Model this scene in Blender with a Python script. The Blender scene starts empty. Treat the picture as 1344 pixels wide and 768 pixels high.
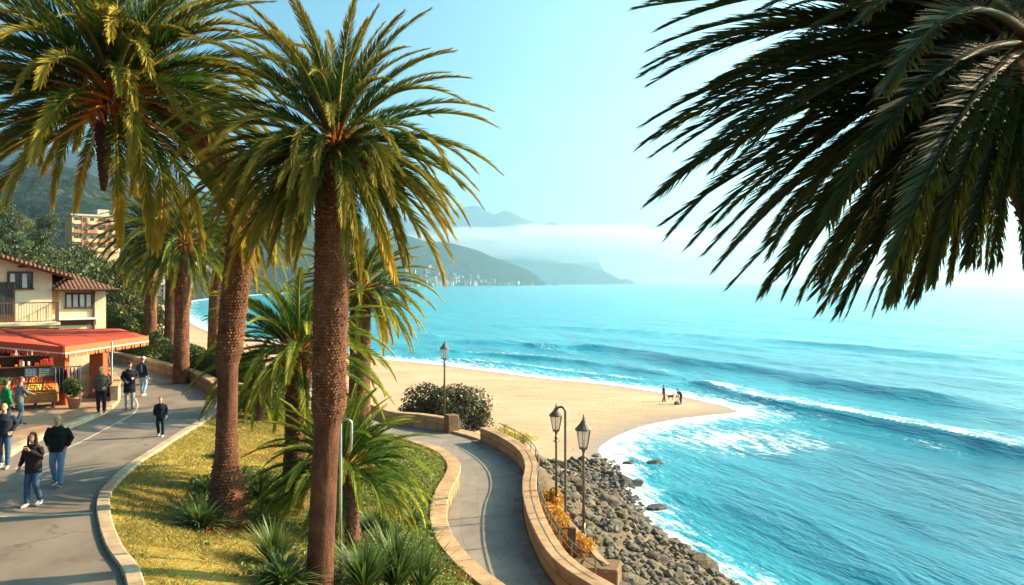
import bpy, bmesh, math, random
import numpy as np
from mathutils import Vector, Matrix, Euler

random.seed(7)
RNG = np.random.default_rng(7)
SC = bpy.context.scene
COL = SC.collection
PI = math.pi
F = 1100.0            # focal length in photo pixels (photo is 1344 wide)
CZ = 4.9              # eye height above the promenade road
HOR = 371.5
SEA = -8.0
SUN_EL = math.radians(28)
SUN_AZ = math.radians(71)     # from +Y towards +X


def A(px, py, z=0.0):
    """pixel of the photograph -> point on the level z"""
    d = (CZ - z) * F / (py - HOR)
    return ((px - 672) / F * d, d, z)


def D(px, py, d):
    """pixel + distance -> point"""
    return ((px - 672) / F * d, d, CZ - (py - HOR) / F * d)


# ------------------------------------------------------------------ noise
def _hash(ix, iy, iz, seed):
    h = (ix.astype(np.int64) * 374761393 + iy.astype(np.int64) * 668265263 + iz.astype(np.int64) * 2147483647 + seed * 974711) & 0xFFFFFFFF
    h = ((h ^ (h >> 13)) * 1274126177) & 0xFFFFFFFF
    h = h ^ (h >> 16)
    return (h & 0xFFFFFF) / float(0xFFFFFF)


def vn(x, y, z=None, seed=0):
    x = np.asarray(x, float); y = np.asarray(y, float)
    z = np.zeros_like(x) if z is None else np.asarray(z, float)
    ix = np.floor(x); iy = np.floor(y); iz = np.floor(z)
    fx = x - ix; fy = y - iy; fz = z - iz
    fx = fx * fx * (3 - 2 * fx); fy = fy * fy * (3 - 2 * fy); fz = fz * fz * (3 - 2 * fz)
    r = 0
    for dx in (0, 1):
        for dy in (0, 1):
            for dz in (0, 1):
                w = (fx if dx else 1 - fx) * (fy if dy else 1 - fy) * (fz if dz else 1 - fz)
                r = r + w * _hash(ix + dx, iy + dy, iz + dz, seed)
    return r


def fbm(x, y, z=None, o=4, seed=0):
    a = .5; s = 0; t = 0; k = 1.0
    for i in range(o):
        s = s + a * vn(x * k, y * k, None if z is None else z * k, seed + i * 17)
        t += a; a *= .5; k *= 2.03
    return s / t


def sstep(a, b, x):
    t = np.clip((x - a) / (b - a), 0, 1)
    return t * t * (3 - 2 * t)


# ------------------------------------------------------------------ polylines
def smooth(pts, step):
    """Catmull-Rom through pts, resampled at about `step`"""
    P = np.array(pts, float)
    Q = np.vstack([2 * P[0] - P[1], P, 2 * P[-1] - P[-2]])
    out = []
    for i in range(1, len(Q) - 2):
        n = max(2, int(np.linalg.norm(Q[i + 1] - Q[i]) / step) + 1)
        t = np.linspace(0, 1, n, endpoint=False)[:, None]
        p0, p1, p2, p3 = Q[i - 1], Q[i], Q[i + 1], Q[i + 2]
        out.append(.5 * ((2 * p1) + (-p0 + p2) * t + (2 * p0 - 5 * p1 + 4 * p2 - p3) * t ** 2 + (-p0 + 3 * p1 - 3 * p2 + p3) * t ** 3))
    out.append(P[-1:])
    return np.vstack(out)


def resample(P, n):
    P = np.asarray(P, float)
    s = np.concatenate([[0], np.cumsum(np.linalg.norm(np.diff(P, axis=0), axis=1))])
    t = np.linspace(0, s[-1], n)
    return np.stack([np.interp(t, s, P[:, k]) for k in range(P.shape[1])], 1)


def arclen(P):
    return np.concatenate([[0], np.cumsum(np.linalg.norm(np.diff(P[:, :2], axis=0), axis=1))])


def pdist(x, y, P):
    """distance to a polyline and arc parameter (0..1) of the nearest point"""
    best = np.full(x.shape, 1e18); par = np.zeros(x.shape)
    s = arclen(P); L = s[-1]
    for i in range(len(P) - 1):
        ax, ay = P[i][:2]; bx, by = P[i + 1][:2]
        dx, dy = bx - ax, by - ay
        l2 = dx * dx + dy * dy + 1e-12
        t = np.clip(((x - ax) * dx + (y - ay) * dy) / l2, 0, 1)
        d2 = (x - ax - t * dx) ** 2 + (y - ay - t * dy) ** 2
        m = d2 < best
        best = np.where(m, d2, best)
        par = np.where(m, (s[i] + t * (s[i + 1] - s[i])) / L, par)
    return np.sqrt(best), par


def inside(x, y, P):
    c = np.zeros(x.shape, bool)
    n = len(P)
    for i in range(n):
        ax, ay = P[i][:2]; bx, by = P[(i + 1) % n][:2]
        if ay == by:
            continue
        c ^= ((ay > y) != (by > y)) & (x < (bx - ax) * (y - ay) / (by - ay) + ax)
    return c


# ------------------------------------------------------------------ meshes and objects
def setprops(o, label=None, cat=None, group=None, kind=None):
    for k, v in (('label', label), ('category', cat), ('group', group), ('kind', kind)):
        if v:
            o[k] = v
    return o


def np_mesh(name, V, faces, mats, midx=None, attrs=None, uv=None, smooth_=True):
    """V (n,3); faces (m,k) array; attrs {name: (n,) floats}; uv (n,2) per vertex"""
    V = np.asarray(V, np.float32); faces = np.asarray(faces, np.int32)
    me = bpy.data.meshes.new(name)
    n, (m, k) = len(V), faces.shape
    me.vertices.add(n); me.vertices.foreach_set('co', V.ravel())
    me.loops.add(m * k); me.loops.foreach_set('vertex_index', faces.ravel())
    me.polygons.add(m); me.polygons.foreach_set('loop_start', np.arange(0, m * k, k, dtype=np.int32))
    try:
        me.polygons.foreach_set('loop_total', np.full(m, k, np.int32))
    except Exception:
        pass
    if midx is not None:
        me.polygons.foreach_set('material_index', np.asarray(midx, np.int32))
    me.polygons.foreach_set('use_smooth', np.full(m, smooth_, bool))
    for mm in (mats if isinstance(mats, (list, tuple)) else [mats]):
        me.materials.append(mm)
    for a, v in (attrs or {}).items():
        at = me.attributes.new(a, 'FLOAT', 'POINT'); at.data.foreach_set('value', np.asarray(v, np.float32))
    if uv is not None:
        l = me.uv_layers.new(name='UVMap')
        l.data.foreach_set('uv', np.asarray(uv, np.float32)[faces.ravel()].ravel())
    me.update(calc_edges=True)
    return me


def link(name, me, parent=None, loc=(0, 0, 0), rot=(0, 0, 0), scale=(1, 1, 1)):
    o = bpy.data.objects.new(name, me); COL.objects.link(o)
    o.parent = parent; o.location = loc; o.rotation_euler = rot; o.scale = scale
    return o


def thing(name, label, cat, loc=(0, 0, 0), rz=0, group=None):
    o = bpy.data.objects.new(name, None); COL.objects.link(o)
    o.empty_display_size = .1
    o.location = loc; o.rotation_euler = (0, 0, rz)
    return setprops(o, label, cat, group)


def copy_thing(src, loc, rz=0, label=None, scale=None):
    c = src.copy(); COL.objects.link(c); c.location = loc; c.rotation_euler = (0, 0, rz)
    if label: c['label'] = label
    if scale: c.scale = scale
    for ch in src.children:
        d = ch.copy(); COL.objects.link(d); d.parent = c
        for g in ch.children:
            e = g.copy(); COL.objects.link(e); e.parent = d
    return c


class MB:
    """collects shapes into one mesh"""
    def __init__(s):
        s.v = []; s.f = []; s.m = []; s.uv = {}

    def add(s, V, Fs, mi=0):
        b = len(s.v); s.v.extend([tuple(map(float, p)) for p in V])
        for f in Fs:
            s.f.append([b + i for i in f]); s.m.append(mi)

    def box(s, c, size, rz=0, mi=0, bev=0.0, rx=0, ry=0):
        x, y, z = [k / 2 for k in size]
        M = Euler((rx, ry, rz)).to_matrix()
        if bev <= 0:
            P = [(i * x, j * y, k * z) for i in (-1, 1) for j in (-1, 1) for k in (-1, 1)]
            Fs = [(0, 1, 3, 2), (4, 6, 7, 5), (0, 4, 5, 1), (2, 3, 7, 6), (0, 2, 6, 4), (1, 5, 7, 3)]
        else:
            b = min(bev, x * .9, y * .9, z * .9)
            P = []
            for zz, q in ((-z, b), (-z + b, 0), (z - b, 0), (z, b)):
                X, Y = x - q, y - q
                P += [(X - b, -Y, zz), (X, -Y + b, zz), (X, Y - b, zz), (X - b, Y, zz), (-X + b, Y, zz), (-X, Y - b, zz), (-X, -Y + b, zz), (-X + b, -Y, zz)]
            Fs = [tuple(range(7, -1, -1)), tuple(range(24, 32))]
            for r in range(3):
                for i in range(8):
                    j = (i + 1) % 8
                    Fs.append((r * 8 + i, r * 8 + j, r * 8 + 8 + j, r * 8 + 8 + i))
        c = Vector(c)
        s.add([M @ Vector(p) + c for p in P], Fs, mi)
        return s

    def tube(s, pts, rads, n=8, mi=0, cap=True):
        pts = [Vector(p) for p in pts]
        if not hasattr(rads, '__len__'):
            rads = [rads] * len(pts)
        V = []; a = None
        for i, p in enumerate(pts):
            t = (pts[min(i + 1, len(pts) - 1)] - pts[max(i - 1, 0)])
            if t.length < 1e-9: t = Vector((0, 0, 1))
            t.normalize()
            if a is None:
                a = t.cross(Vector((0, 1, 0)))
                if a.length < .15: a = t.cross(Vector((1, 0, 0)))
            else:
                a = a - t * a.dot(t)
                if a.length < 1e-4: a = t.cross(Vector((0, 1, .1)))
            a.normalize(); b = t.cross(a)
            r = rads[i]
            rx, ry = r if hasattr(r, '__len__') else (r, r)
            for k in range(n):
                q = 2 * PI * k / n
                V.append(p + a * (math.cos(q) * rx) + b * (math.sin(q) * ry))
        Fs = []
        for i in range(len(pts) - 1):
            for k in range(n):
                j = (k + 1) % n
                Fs.append((i * n + k, i * n + j, i * n + n + j, i * n + n + k))
        if cap:
            Fs.append(tuple(range(n - 1, -1, -1)))
            Fs.append(tuple((len(pts) - 1) * n + k for k in range(n)))
        s.add(V, Fs, mi)
        return s

    def lathe(s, prof, c=(0, 0, 0), n=16, mi=0, phase=0.0):
        V = []; Fs = []
        for r, z in prof:
            for k in range(n):
                q = 2 * PI * k / n + phase
                V.append((c[0] + r * math.cos(q), c[1] + r * math.sin(q), c[2] + z))
        for i in range(len(prof) - 1):
            for k in range(n):
                j = (k + 1) % n
                Fs.append((i * n + k, i * n + j, i * n + n + j, i * n + n + k))
        Fs.append(tuple(range(n - 1, -1, -1))); Fs.append(tuple((len(prof) - 1) * n + k for k in range(n)))
        s.add(V, Fs, mi)
        return s

    def ell(s, c, r, n=14, m=9, mi=0):
        V = [(c[0], c[1], c[2] - r[2])]
        for i in range(1, m):
            a = -PI / 2 + PI * i / m
            for k in range(n):
                q = 2 * PI * k / n
                V.append((c[0] + r[0] * math.cos(a) * math.cos(q), c[1] + r[1] * math.cos(a) * math.sin(q), c[2] + r[2] * math.sin(a)))
        V.append((c[0], c[1], c[2] + r[2]))
        Fs = []
        for k in range(n):
            j = (k + 1) % n
            Fs.append((0, 1 + j, 1 + k))
            for i in range(m - 2):
                Fs.append((1 + i * n + k, 1 + i * n + j, 1 + (i + 1) * n + j, 1 + (i + 1) * n + k))
            Fs.append((1 + (m - 2) * n + k, 1 + (m - 2) * n + j, len(V) - 1))
        s.add(V, Fs, mi)
        return s

    def mesh(s, name, mats, smooth_=False):
        me = bpy.data.meshes.new(name)
        me.from_pydata(s.v, [], s.f)
        for mm in (mats if isinstance(mats, (list, tuple)) else [mats]):
            me.materials.append(mm)
        me.polygons.foreach_set('material_index', np.array(s.m, np.int32))
        me.polygons.foreach_set('use_smooth', np.full(len(s.f), smooth_, bool))
        me.update()
        return me

    def build(s, name, mats, parent=None, loc=(0, 0, 0), rot=(0, 0, 0), smooth_=False):
        return link(name, s.mesh(name, mats, smooth_), parent, loc, rot)


def sweep_arrays(P, prof, closed=True):
    """sweep a profile [(offset to the left, z)] along P (n,3: x,y,zbase)"""
    P = np.asarray(P, float)
    T = np.gradient(P[:, :2], axis=0); T /= np.linalg.norm(T, axis=1)[:, None] + 1e-9
    N = np.stack([-T[:, 1], T[:, 0]], 1)
    s = arclen(P); k = len(prof); n = len(P)
    per = np.concatenate([[0], np.cumsum([math.dist(prof[i], prof[(i + 1) % k]) for i in range(k)])])
    kk = k + 1 if closed else k
    V = np.zeros((n, kk, 3)); U = np.zeros((n, kk, 2))
    for j in range(kk):
        o, z = prof[j % k]
        V[:, j, :2] = P[:, :2] + N * o
        V[:, j, 2] = P[:, 2] + z
        U[:, j, 0] = s; U[:, j, 1] = per[j]
    idx = np.arange(n * kk).reshape(n, kk)
    Q = np.stack([idx[:-1, :-1], idx[1:, :-1], idx[1:, 1:], idx[:-1, 1:]], -1).reshape(-1, 4)
    return V.reshape(-1, 3), Q, U.reshape(-1, 2)


def sweep(name, P, prof, mat_, parent=None, caps=True, smooth_=False, rough=0.0):
    V, Q, U = sweep_arrays(P, prof)
    if rough:
        V = V + (np.stack([fbm(V[:, 0] * 3, V[:, 1] * 3, V[:, 2] * 3, 3, sd) for sd in (1, 2, 3)], 1) - .5) * rough
    if caps:
        k = len(prof) + 1
        n = len(V)
        # end caps as strips of quads folded over the profile
        ex = []
        for row in (0, n // k - 1):
            a, b = 0, k - 2
            while b - a >= 2:
                q = [row * k + a, row * k + a + 1, row * k + b - 1, row * k + b]
                ex.append(q if row == 0 else q[::-1])
                a += 1; b -= 1
        if ex:
            Q = np.vstack([Q, np.array(ex, int)])
    me = np_mesh(name, V, Q, mat_, uv=U, smooth_=smooth_)
    return link(name, me, parent)


def bridge(name, L, R, mat_, cols=6, zfun=None):
    """sheet between two polylines with the same number of points"""
    n = len(L); t = np.linspace(0, 1, cols + 1)
    V = L[:, None, :] * (1 - t)[None, :, None] + R[:, None, :] * t[None, :, None]
    s = arclen((L + R) / 2); w = np.linalg.norm((R - L)[:, :2], axis=1)
    U = np.stack([np.repeat(s[:, None], cols + 1, 1), w[:, None] * t[None, :]], -1)
    if zfun is not None:
        V[..., 2] = zfun(V[..., 0], V[..., 1])
    idx = np.arange(n * (cols + 1)).reshape(n, cols + 1)
    Q = np.stack([idx[:-1, :-1], idx[:-1, 1:], idx[1:, 1:], idx[1:, :-1]], -1).reshape(-1, 4)
    tt = np.broadcast_to(t[None, :], (n, cols + 1)).ravel()
    return link(name, np_mesh(name, V.reshape(-1, 3), Q, mat_, uv=U.reshape(-1, 2), attrs={'across': tt}), None)


# ------------------------------------------------------------------ materials
class NT:
    def __init__(s, name):
        s.m = bpy.data.materials.new(name); s.m.use_nodes = True
        s.t = s.m.node_tree; s.t.nodes.clear()
        s.out = s.t.nodes.new('ShaderNodeOutputMaterial')

    def n(s, typ, **kw):
        nd = s.t.nodes.new('ShaderNode' + typ)
        for k, v in kw.items():
            if k[0] == '_':
                nd.inputs[k[1:].replace('_', ' ')].default_value = v
            else:
                setattr(nd, k, v)
        return nd

    def l(s, a, b):
        s.t.links.new(a, b)

    def co(s, which='Object'):
        return s.n('TexCoord').outputs[which]

    def noise(s, vec, scale, detail=4, rough=.55, dist=0):
        nd = s.n('TexNoise'); nd.inputs['Scale'].default_value = scale
        nd.inputs['Detail'].default_value = detail; nd.inputs['Roughness'].default_value = rough
        nd.inputs['Distortion'].default_value = dist
        if vec is not None: s.l(vec, nd.inputs['Vector'])
        return nd.outputs['Fac']

    def mapping(s, vec, scale=(1, 1, 1), rot=(0, 0, 0)):
        nd = s.n('Mapping'); nd.inputs['Scale'].default_value = scale; nd.inputs['Rotation'].default_value = rot
        s.l(vec, nd.inputs['Vector']); return nd.outputs['Vector']

    def ramp(s, fac, stops):
        nd = s.n('ValToRGB'); e = nd.color_ramp.elements
        while len(e) < len(stops): e.new(.5)
        for el, (p, c) in zip(e, stops):
            el.position = p; el.color = c if len(c) == 4 else (*c, 1)
        s.l(fac, nd.inputs['Fac']); return nd.outputs['Color']

    def mix(s, fac, a, b, typ='MIX'):
        nd = s.n('Mix', data_type='RGBA', blend_type=typ)
        for k, v in ((0, fac), (6, a), (7, b)):
            if isinstance(v, (int, float)): nd.inputs[k].default_value = v
            elif isinstance(v, (tuple, list)): nd.inputs[k].default_value = (*v, 1) if len(v) == 3 else v
            else: s.l(v, nd.inputs[k])
        return nd.outputs[2]

    def math(s, op, a, b=0.0, c=None, clamp=False):
        nd = s.n('Math', operation=op, use_clamp=clamp)
        for k, v in enumerate((a, b) if c is None else (a, b, c)):
            if isinstance(v, (int, float)): nd.inputs[k].default_value = v
            else: s.l(v, nd.inputs[k])
        return nd.outputs[0]

    def attr(s, name):
        return s.n('Attribute', attribute_name=name).outputs['Fac']

    def bump(s, h, strength=.5, dist=.02, normal=None):
        nd = s.n('Bump'); nd.inputs['Strength'].default_value = strength; nd.inputs['Distance'].default_value = dist
        s.l(h, nd.inputs['Height'])
        if normal is not None: s.l(normal, nd.inputs['Normal'])
        return nd.outputs['Normal']

    def bsdf(s, col, rough=.7, spec=.3, normal=None, metal=0.0, final=True):
        p = s.n('BsdfPrincipled')
        for k, v in (('Base Color', col), ('Roughness', rough), ('Specular IOR Level', spec), ('Metallic', metal)):
            if isinstance(v, (int, float)): p.inputs[k].default_value = v
            elif isinstance(v, tuple): p.inputs[k].default_value = (*v, 1) if len(v) == 3 else v
            else: s.l(v, p.inputs[k])
        if normal is not None: s.l(normal, p.inputs['Normal'])
        if final: s.l(p.outputs[0], s.out.inputs['Surface'])
        return p


def plain(name, c, rough=.7, spec=.3, var=.25, scale=6.0, bump=.0, bscale=40, metal=0.0, coord='Object', obj_var=0.0):
    t = NT(name); co = t.co(coord)
    lo = tuple(max(0, k * (1 - var)) for k in c); hi = tuple(min(.95, k * (1 + var)) for k in c)
    col = t.ramp(t.noise(co, scale, 6, .65), [(.3, lo), (.7, hi)])
    if obj_var:
        r = t.n('ObjectInfo').outputs['Random']
        hs = t.n('HueSaturation'); t.l(col, hs.inputs['Color'])
        t.l(t.math('MULTIPLY_ADD', r, obj_var, 1 - obj_var / 2), hs.inputs['Value'])
        col = hs.outputs['Color']
    nm = t.bump(t.noise(co, bscale, 5, .6), 1.0, bump) if bump else None
    t.bsdf(col, rough, spec, nm, metal)
    return t.m


def leafmat(name, c1, c2, tip=None, trans=.3, obj_tint=False, rough=.5, spec=.35):
    """foliage: colour varies from leaf to leaf (attribute rnd) and towards the tip (attribute along)"""
    t = NT(name)
    r = t.attr('rnd')
    col = t.mix(r, c1, c2)
    if tip is not None:
        a = t.attr('along')
        f = t.math('MULTIPLY', t.math('SUBTRACT', a, .45, clamp=True), 1.5, clamp=True)
        col = t.mix(f, col, tip)
    if obj_tint:
        oi = t.n('ObjectInfo')
        col = t.mix(1.0, col, oi.outputs['Color'], 'MULTIPLY')
    p = t.bsdf(col, rough, spec, final=False)
    tr = t.n('BsdfTranslucent')
    hs = t.n('HueSaturation'); t.l(col, hs.inputs['Color']); hs.inputs['Value'].default_value = 1.5
    t.l(hs.outputs[0], tr.inputs['Color'])
    mx = t.n('MixShader'); mx.inputs[0].default_value = trans
    t.l(p.outputs[0], mx.inputs[1]); t.l(tr.outputs[0], mx.inputs[2])
    t.l(mx.outputs[0], t.out.inputs['Surface'])
    return t.m


def stonemat(name, c1, c2, mortar, bw, bh, coord='UV', bump=.01, msize=.012, offset=.5):
    t = NT(name); co = t.co(coord)
    b = t.n('TexBrick'); t.l(co, b.inputs['Vector'])
    b.offset = offset
    b.inputs['Scale'].default_value = 1.0
    b.inputs['Brick Width'].default_value = bw; b.inputs['Row Height'].default_value = bh
    b.inputs['Mortar Size'].default_value = msize; b.inputs['Mortar Smooth'].default_value = .3
    b.inputs['Color1'].default_value = (*c1, 1); b.inputs['Color2'].default_value = (*c2, 1); b.inputs['Mortar'].default_value = (*mortar, 1)
    ob = t.co('Object')
    n1 = t.noise(ob, 1.3, 6, .65); n2 = t.noise(ob, 9, 6, .7)
    k = t.ramp(n1, [(.25, (.55, .5, .45)), (.75, (1.15, 1.1, 1.05))])
    col = t.mix(1.0, b.outputs['Color'], k, 'MULTIPLY')
    col = t.mix(1.0, col, t.ramp(n2, [(.3, (.75, .74, .72)), (.7, (1.1, 1.1, 1.1))]), 'MULTIPLY')
    h = t.math('ADD', t.math('MULTIPLY', b.outputs['Fac'], -1.0), t.math('MULTIPLY', n2, .8))
    t.bsdf(col, .85, .2, t.bump(h, .8, bump))
    return t.m


M = {}
M['metal'] = plain('aged_metal', (.16, .13, .10), .45, .5, .3, 8, metal=.6)
M['bronze'] = plain('bronze_paint', (.12, .085, .055), .5, .4, .3, 12)
M['steel'] = plain('brushed_steel', (.5, .48, .45), .35, .5, .15, 10, metal=.8)
M['cream'] = plain('cream_plaster', (.70, .57, .38), .85, .15, .10, 1.2, .004, 30)
M['orange_plaster'] = plain('orange_plaster', (.50, .22, .08), .85, .15, .12, 2, .004, 30)
M['redpaint'] = plain('red_painted_column', (.33, .075, .02), .6, .3, .15, 4, .003, 30)
M['darkwood'] = plain('dark_wood', (.09, .045, .025), .6, .3, .3, 6, .003, 40)
M['wood'] = plain('stall_wood', (.42, .17, .05), .6, .3, .3, 5, .004, 30)
M['post'] = plain('weathered_post', (.11, .05, .03), .8, .2, .35, 7, .01, 20)
M['awning'] = plain('red_canvas', (.52, .062, .028), .75, .2, .10, 1.6, .004, 3)
M['valance'] = plain('sunlit_canvas', (.50, .11, .035), .75, .2, .10, 3)  # the red canvas with sunlight put into its colour
M['stripe'] = plain('cream_canvas', (.75, .55, .40), .75, .2, .05, 3)
M['white'] = plain('off_white', (.72, .70, .64), .6, .3, .08, 4)
M['terracotta'] = plain('terracotta', (.42, .19, .09), .8, .2, .2, 8)
M['dark'] = plain('shop_interior_shade', (.05, .035, .028), .8, .2, .3, 3)
M['soil'] = plain('dry_soil', (.12, .085, .05), .95, .1, .35, 2, .03, 10)
M['orange'] = plain('orange_fruit', (.65, .17, .02), .5, .4, .2, 5, obj_var=.3)
M['redfruit'] = plain('red_fruit', (.45, .04, .02), .4, .4, .2, 5, obj_var=.3)
M['yellowfruit'] = plain('yellow_fruit', (.65, .40, .05), .5, .4, .2, 5)
M['greenfruit'] = plain('green_fruit', (.18, .28, .04), .5, .4, .2, 5)
M['slate'] = plain('price_board', (.30, .29, .27), .6, .3, .2, 5)
M['line'] = plain('road_paint', (.46, .39, .29), .8, .2, .25, 9)
M['rub'] = plain('grey_rubble', (.13, .107, .08), .9, .2, .45, 2.2, .02, 12)
M['bark'] = plain('tree_bark', (.12, .085, .06), .9, .1, .3, 6, .02, 15)
M['glass'] = plain('dark_glass', (.03, .035, .04), .08, .6, .2, 2)
M['lampglass'] = plain('lamp_glass', (.55, .50, .42), .15, .5, .06, 4)


def lamp_glass():
    t = NT('lamp_panes')
    p = t.bsdf((.75, .70, .60), .1, .5, final=False); tr = t.n('BsdfTransparent'); m = t.n('MixShader'); m.inputs[0].default_value = .38
    t.l(tr.outputs[0], m.inputs[1]); t.l(p.outputs[0], m.inputs[2]); t.l(m.outputs[0], t.out.inputs['Surface'])
    return t.m


M['lampglass'] = lamp_glass()

# ================================================================== lines of the place
def px_line(pts, z):
    return [A(x, y, z)[:2] for x, y in pts]


KERB = [(-3.0, -12), (-3.3, 0), (-3.8, 6), (-4.9, 10.5)] + px_line([(165, 768), (138, 720), (127, 680), (128, 655), (140, 637), (165, 614), (200, 591), (235, 569), (262, 553), (279, 539), (284, 529), (278, 519), (262, 508), (240, 499), (200, 487), (150, 475), (95, 466)], 0) + [(-48, 71), (-80, 85)]
KERB = smooth(KERB, .4)
TERR = [(-12.5, -12), (-12.9, 2), (-13.3, 12), (-13.8, 19)] + px_line([(0, 602), (40, 580), (100, 556), (135, 541), (152, 530), (158, 520), (153, 509), (142, 499), (130, 491)], .1) + [(-26, 47.5), (-45, 57), (-80, 68)]
TERR = smooth(TERR, .4)
WL = [(7.5, -12), (7.0, 0), (6.2, 6), (4.9, 10), (3.0, 14), (1.2, 17.5), (-.4, 20.3), (-1.33, 22.5), (-1.85, 24.4), (-2.12, 26.5), (-2.18, 29), (-2.05, 31.5), (-2.1, 33.2), (-2.5, 35), (-3.2, 36.7), (-4.2, 37.9), (-5.6, 38.6), (-7.5, 39.1), (-10, 39.0), (-12.6, 38.2)]
WL = smooth(WL, .3)
WR = [(9.6, -12), (9.2, 0), (8.4, 6), (7.3, 10), (5.4, 14), (3.7, 17), (2.1, 19.6), (1.1, 21.9), (.62, 25.0), (.42, 28), (.42, 30.5), (.55, 33), (.36, 35.7), (-.24, 38.3), (-1.2, 40.8), (-2.4, 43), (-3.8, 44.7), (-5.4, 45.9), (-7.2, 46.4), (-10, 46.2), (-13.2, 44.6)]
WR = smooth(WR, .3)
SHORE = [(30, -40), (25, -10), (21, 8), (16, 19), (12, 28)] + px_line([(940, 765), (880, 720), (845, 690), (828, 660), (812, 625), (790, 598), (785, 590), (797, 580), (815, 570), (850, 558), (900, 549), (945, 544), (970, 541), (955, 534), (930, 528), (895, 520), (860, 514), (800, 505), (720, 497), (640, 487), (570, 478), (500, 471), (450, 465), (400, 457), (340, 447), (275, 435), (245, 420), (232, 408), (235, 400), (250, 395), (280, 391)], SEA) + [(-300, 1100), (-350, 2000), (-340, 3000), (-260, 3800), (0, 4450), (150, 4680), (185, 4800), (60, 5400), (-600, 6500), (-3000, 7000)]
SH = np.vstack([smooth(SHORE[:36], 1.5), np.array(SHORE[36:])])
LANDPOLY = np.vstack([SH, [(-9000, 7000), (-9000, -400), (30, -400)]])
PLATEAU = np.vstack([KERB, [(-400, 90), (-400, -300), (-3, -300)]])
kend = int(np.argmin(np.hypot(KERB[:, 0] + 12.6, KERB[:, 1] - 36.5)))
GARDEN = np.vstack([KERB[:kend + 1], WL[::-1]])
PATHPOLY = np.vstack([WL, WR[::-1]])
BOUND = np.vstack([WR, KERB[kend + 3:]])
BOUND_Z = np.concatenate([np.full(len(WR), -3.2), np.full(len(KERB) - kend - 3, -.1)])


def path_z(x, y):
    return -3.0 + 2.7 * sstep(-6.0, -13, x) * sstep(34, 38, y) + .0 * y


BOUND_Z[:len(WR)] = path_z(WR[:, 0], WR[:, 1]) - .2
_bs = arclen(BOUND) / arclen(BOUND)[-1]


def shore_d(x, y):
    d, _ = pdist(x, y, SH)
    return np.where(inside(x, y, LANDPOLY), d, -d)


def height(x, y, full=False):
    x = np.asarray(x, float); y = np.asarray(y, float)
    r = np.hypot(x, y)
    plat = inside(x, y, PLATEAU); gard = inside(x, y, GARDEN); pth = inside(x, y, PATHPOLY)
    d1, _ = pdist(x, y, KERB); d2, _ = pdist(x, y, WL)
    t = d1 / (d1 + d2 + 1e-6)
    zp = path_z(x, y)
    zg = .05 + (np.minimum(zp + .42, -.0) - .05) * (t * .55 + .45 * t * t) + (fbm(x * .6, y * .6, o=3, seed=5) - .5) * .22 * np.clip(d1, 0, 1) * np.clip(d2, 0, 1)
    # inland hill
    px = 672 + F * x / np.maximum(y, 1.0)
    yp = np.interp(px, [-900, -300, 0, 60, 100, 150, 185, 205], [230, 250, 293, 318, 332, 345, 368, 376])
    hill = sstep(62, 330, r) * np.maximum(0, (371.5 - yp) / F * r + 2) * (y > 5)
    hill = hill + (y > 5) * sstep(60, 90, r) * (fbm(x * .05, y * .05, o=3, seed=9) - .4) * 3
    # seaward side
    dw = shore_d(x, y)
    db, pb = pdist(x, y, BOUND)
    zb = np.interp(pb, _bs, BOUND_Z)
    sand = np.where(dw > 0, -8 + .38 * (1 - np.exp(-np.maximum(dw, 0) / 7)) + np.minimum(.018 * np.maximum(dw, 0), 1.0), -8 + .13 * np.maximum(dw, -35))
    sand = sand + (fbm(x * .25, y * .25, o=3, seed=3) - .5) * .10 * sstep(2, 12, dw)
    emb = zb - .02 - .52 * np.maximum(0, db - .9) + (fbm(x * .7, y * .7, o=3, seed=4) - .5) * .5 * sstep(.8, 3, db)
    emb = np.minimum(emb, -8.05 + .75 * (dw + .3))
    sea_side = np.maximum(sand, emb)
    # the bay's landward edge climbs back into the hill
    inl = sstep(-.40, -.47, x / np.maximum(y, 1)) * sstep(60, 75, r) * (y > 0)
    sea_side = sea_side * (1 - inl) + inl * np.maximum(sea_side, -3 + hill)
    z = np.where(plat, -.06 + hill * plat, np.where(pth, zp - .07, np.where(gard, zg, sea_side)))
    if full:
        return z, dict(plat=plat, gard=gard, pth=pth, dw=dw, db=db, emb=(emb > sand + .02), inl=inl, t=t, r=r, d1=d1)
    return z


_dd = np.concatenate([np.arange(4, 80, .03), np.arange(80, 400, .3)])


def G(px, py):
    """where the sight line through a pixel meets the ground"""
    X = (px - 672) / F * _dd; Z = CZ - (py - HOR) / F * _dd
    k = int(np.argmax(height(X, _dd) >= Z))
    return Vector((X[k], _dd[k], Z[k]))


def GZ(x, y):
    return float(height(np.array([x]), np.array([y]))[0])


def on_ground(px, d):
    x = (px - 672) / F * d
    return Vector((x, d, GZ(x, d)))


def fan(thetas, rs):
    T, R = np.meshgrid(thetas, rs)
    X = R * np.sin(T); Y = R * np.cos(T)
    n, m = T.shape
    idx = np.arange(n * m).reshape(n, m)
    Q = np.stack([idx[:-1, :-1], idx[:-1, 1:], idx[1:, 1:], idx[1:, :-1]], -1)
    return X, Y, Q


def sub_mesh(name, V, Q, mask, mat_, attrs):
    q = Q[mask]
    u, inv = np.unique(q.ravel(), return_inverse=True)
    return link(name, np_mesh(name, V[u], inv.reshape(-1, 4), mat_, attrs={k: v[u] for k, v in attrs.items()}))


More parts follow.
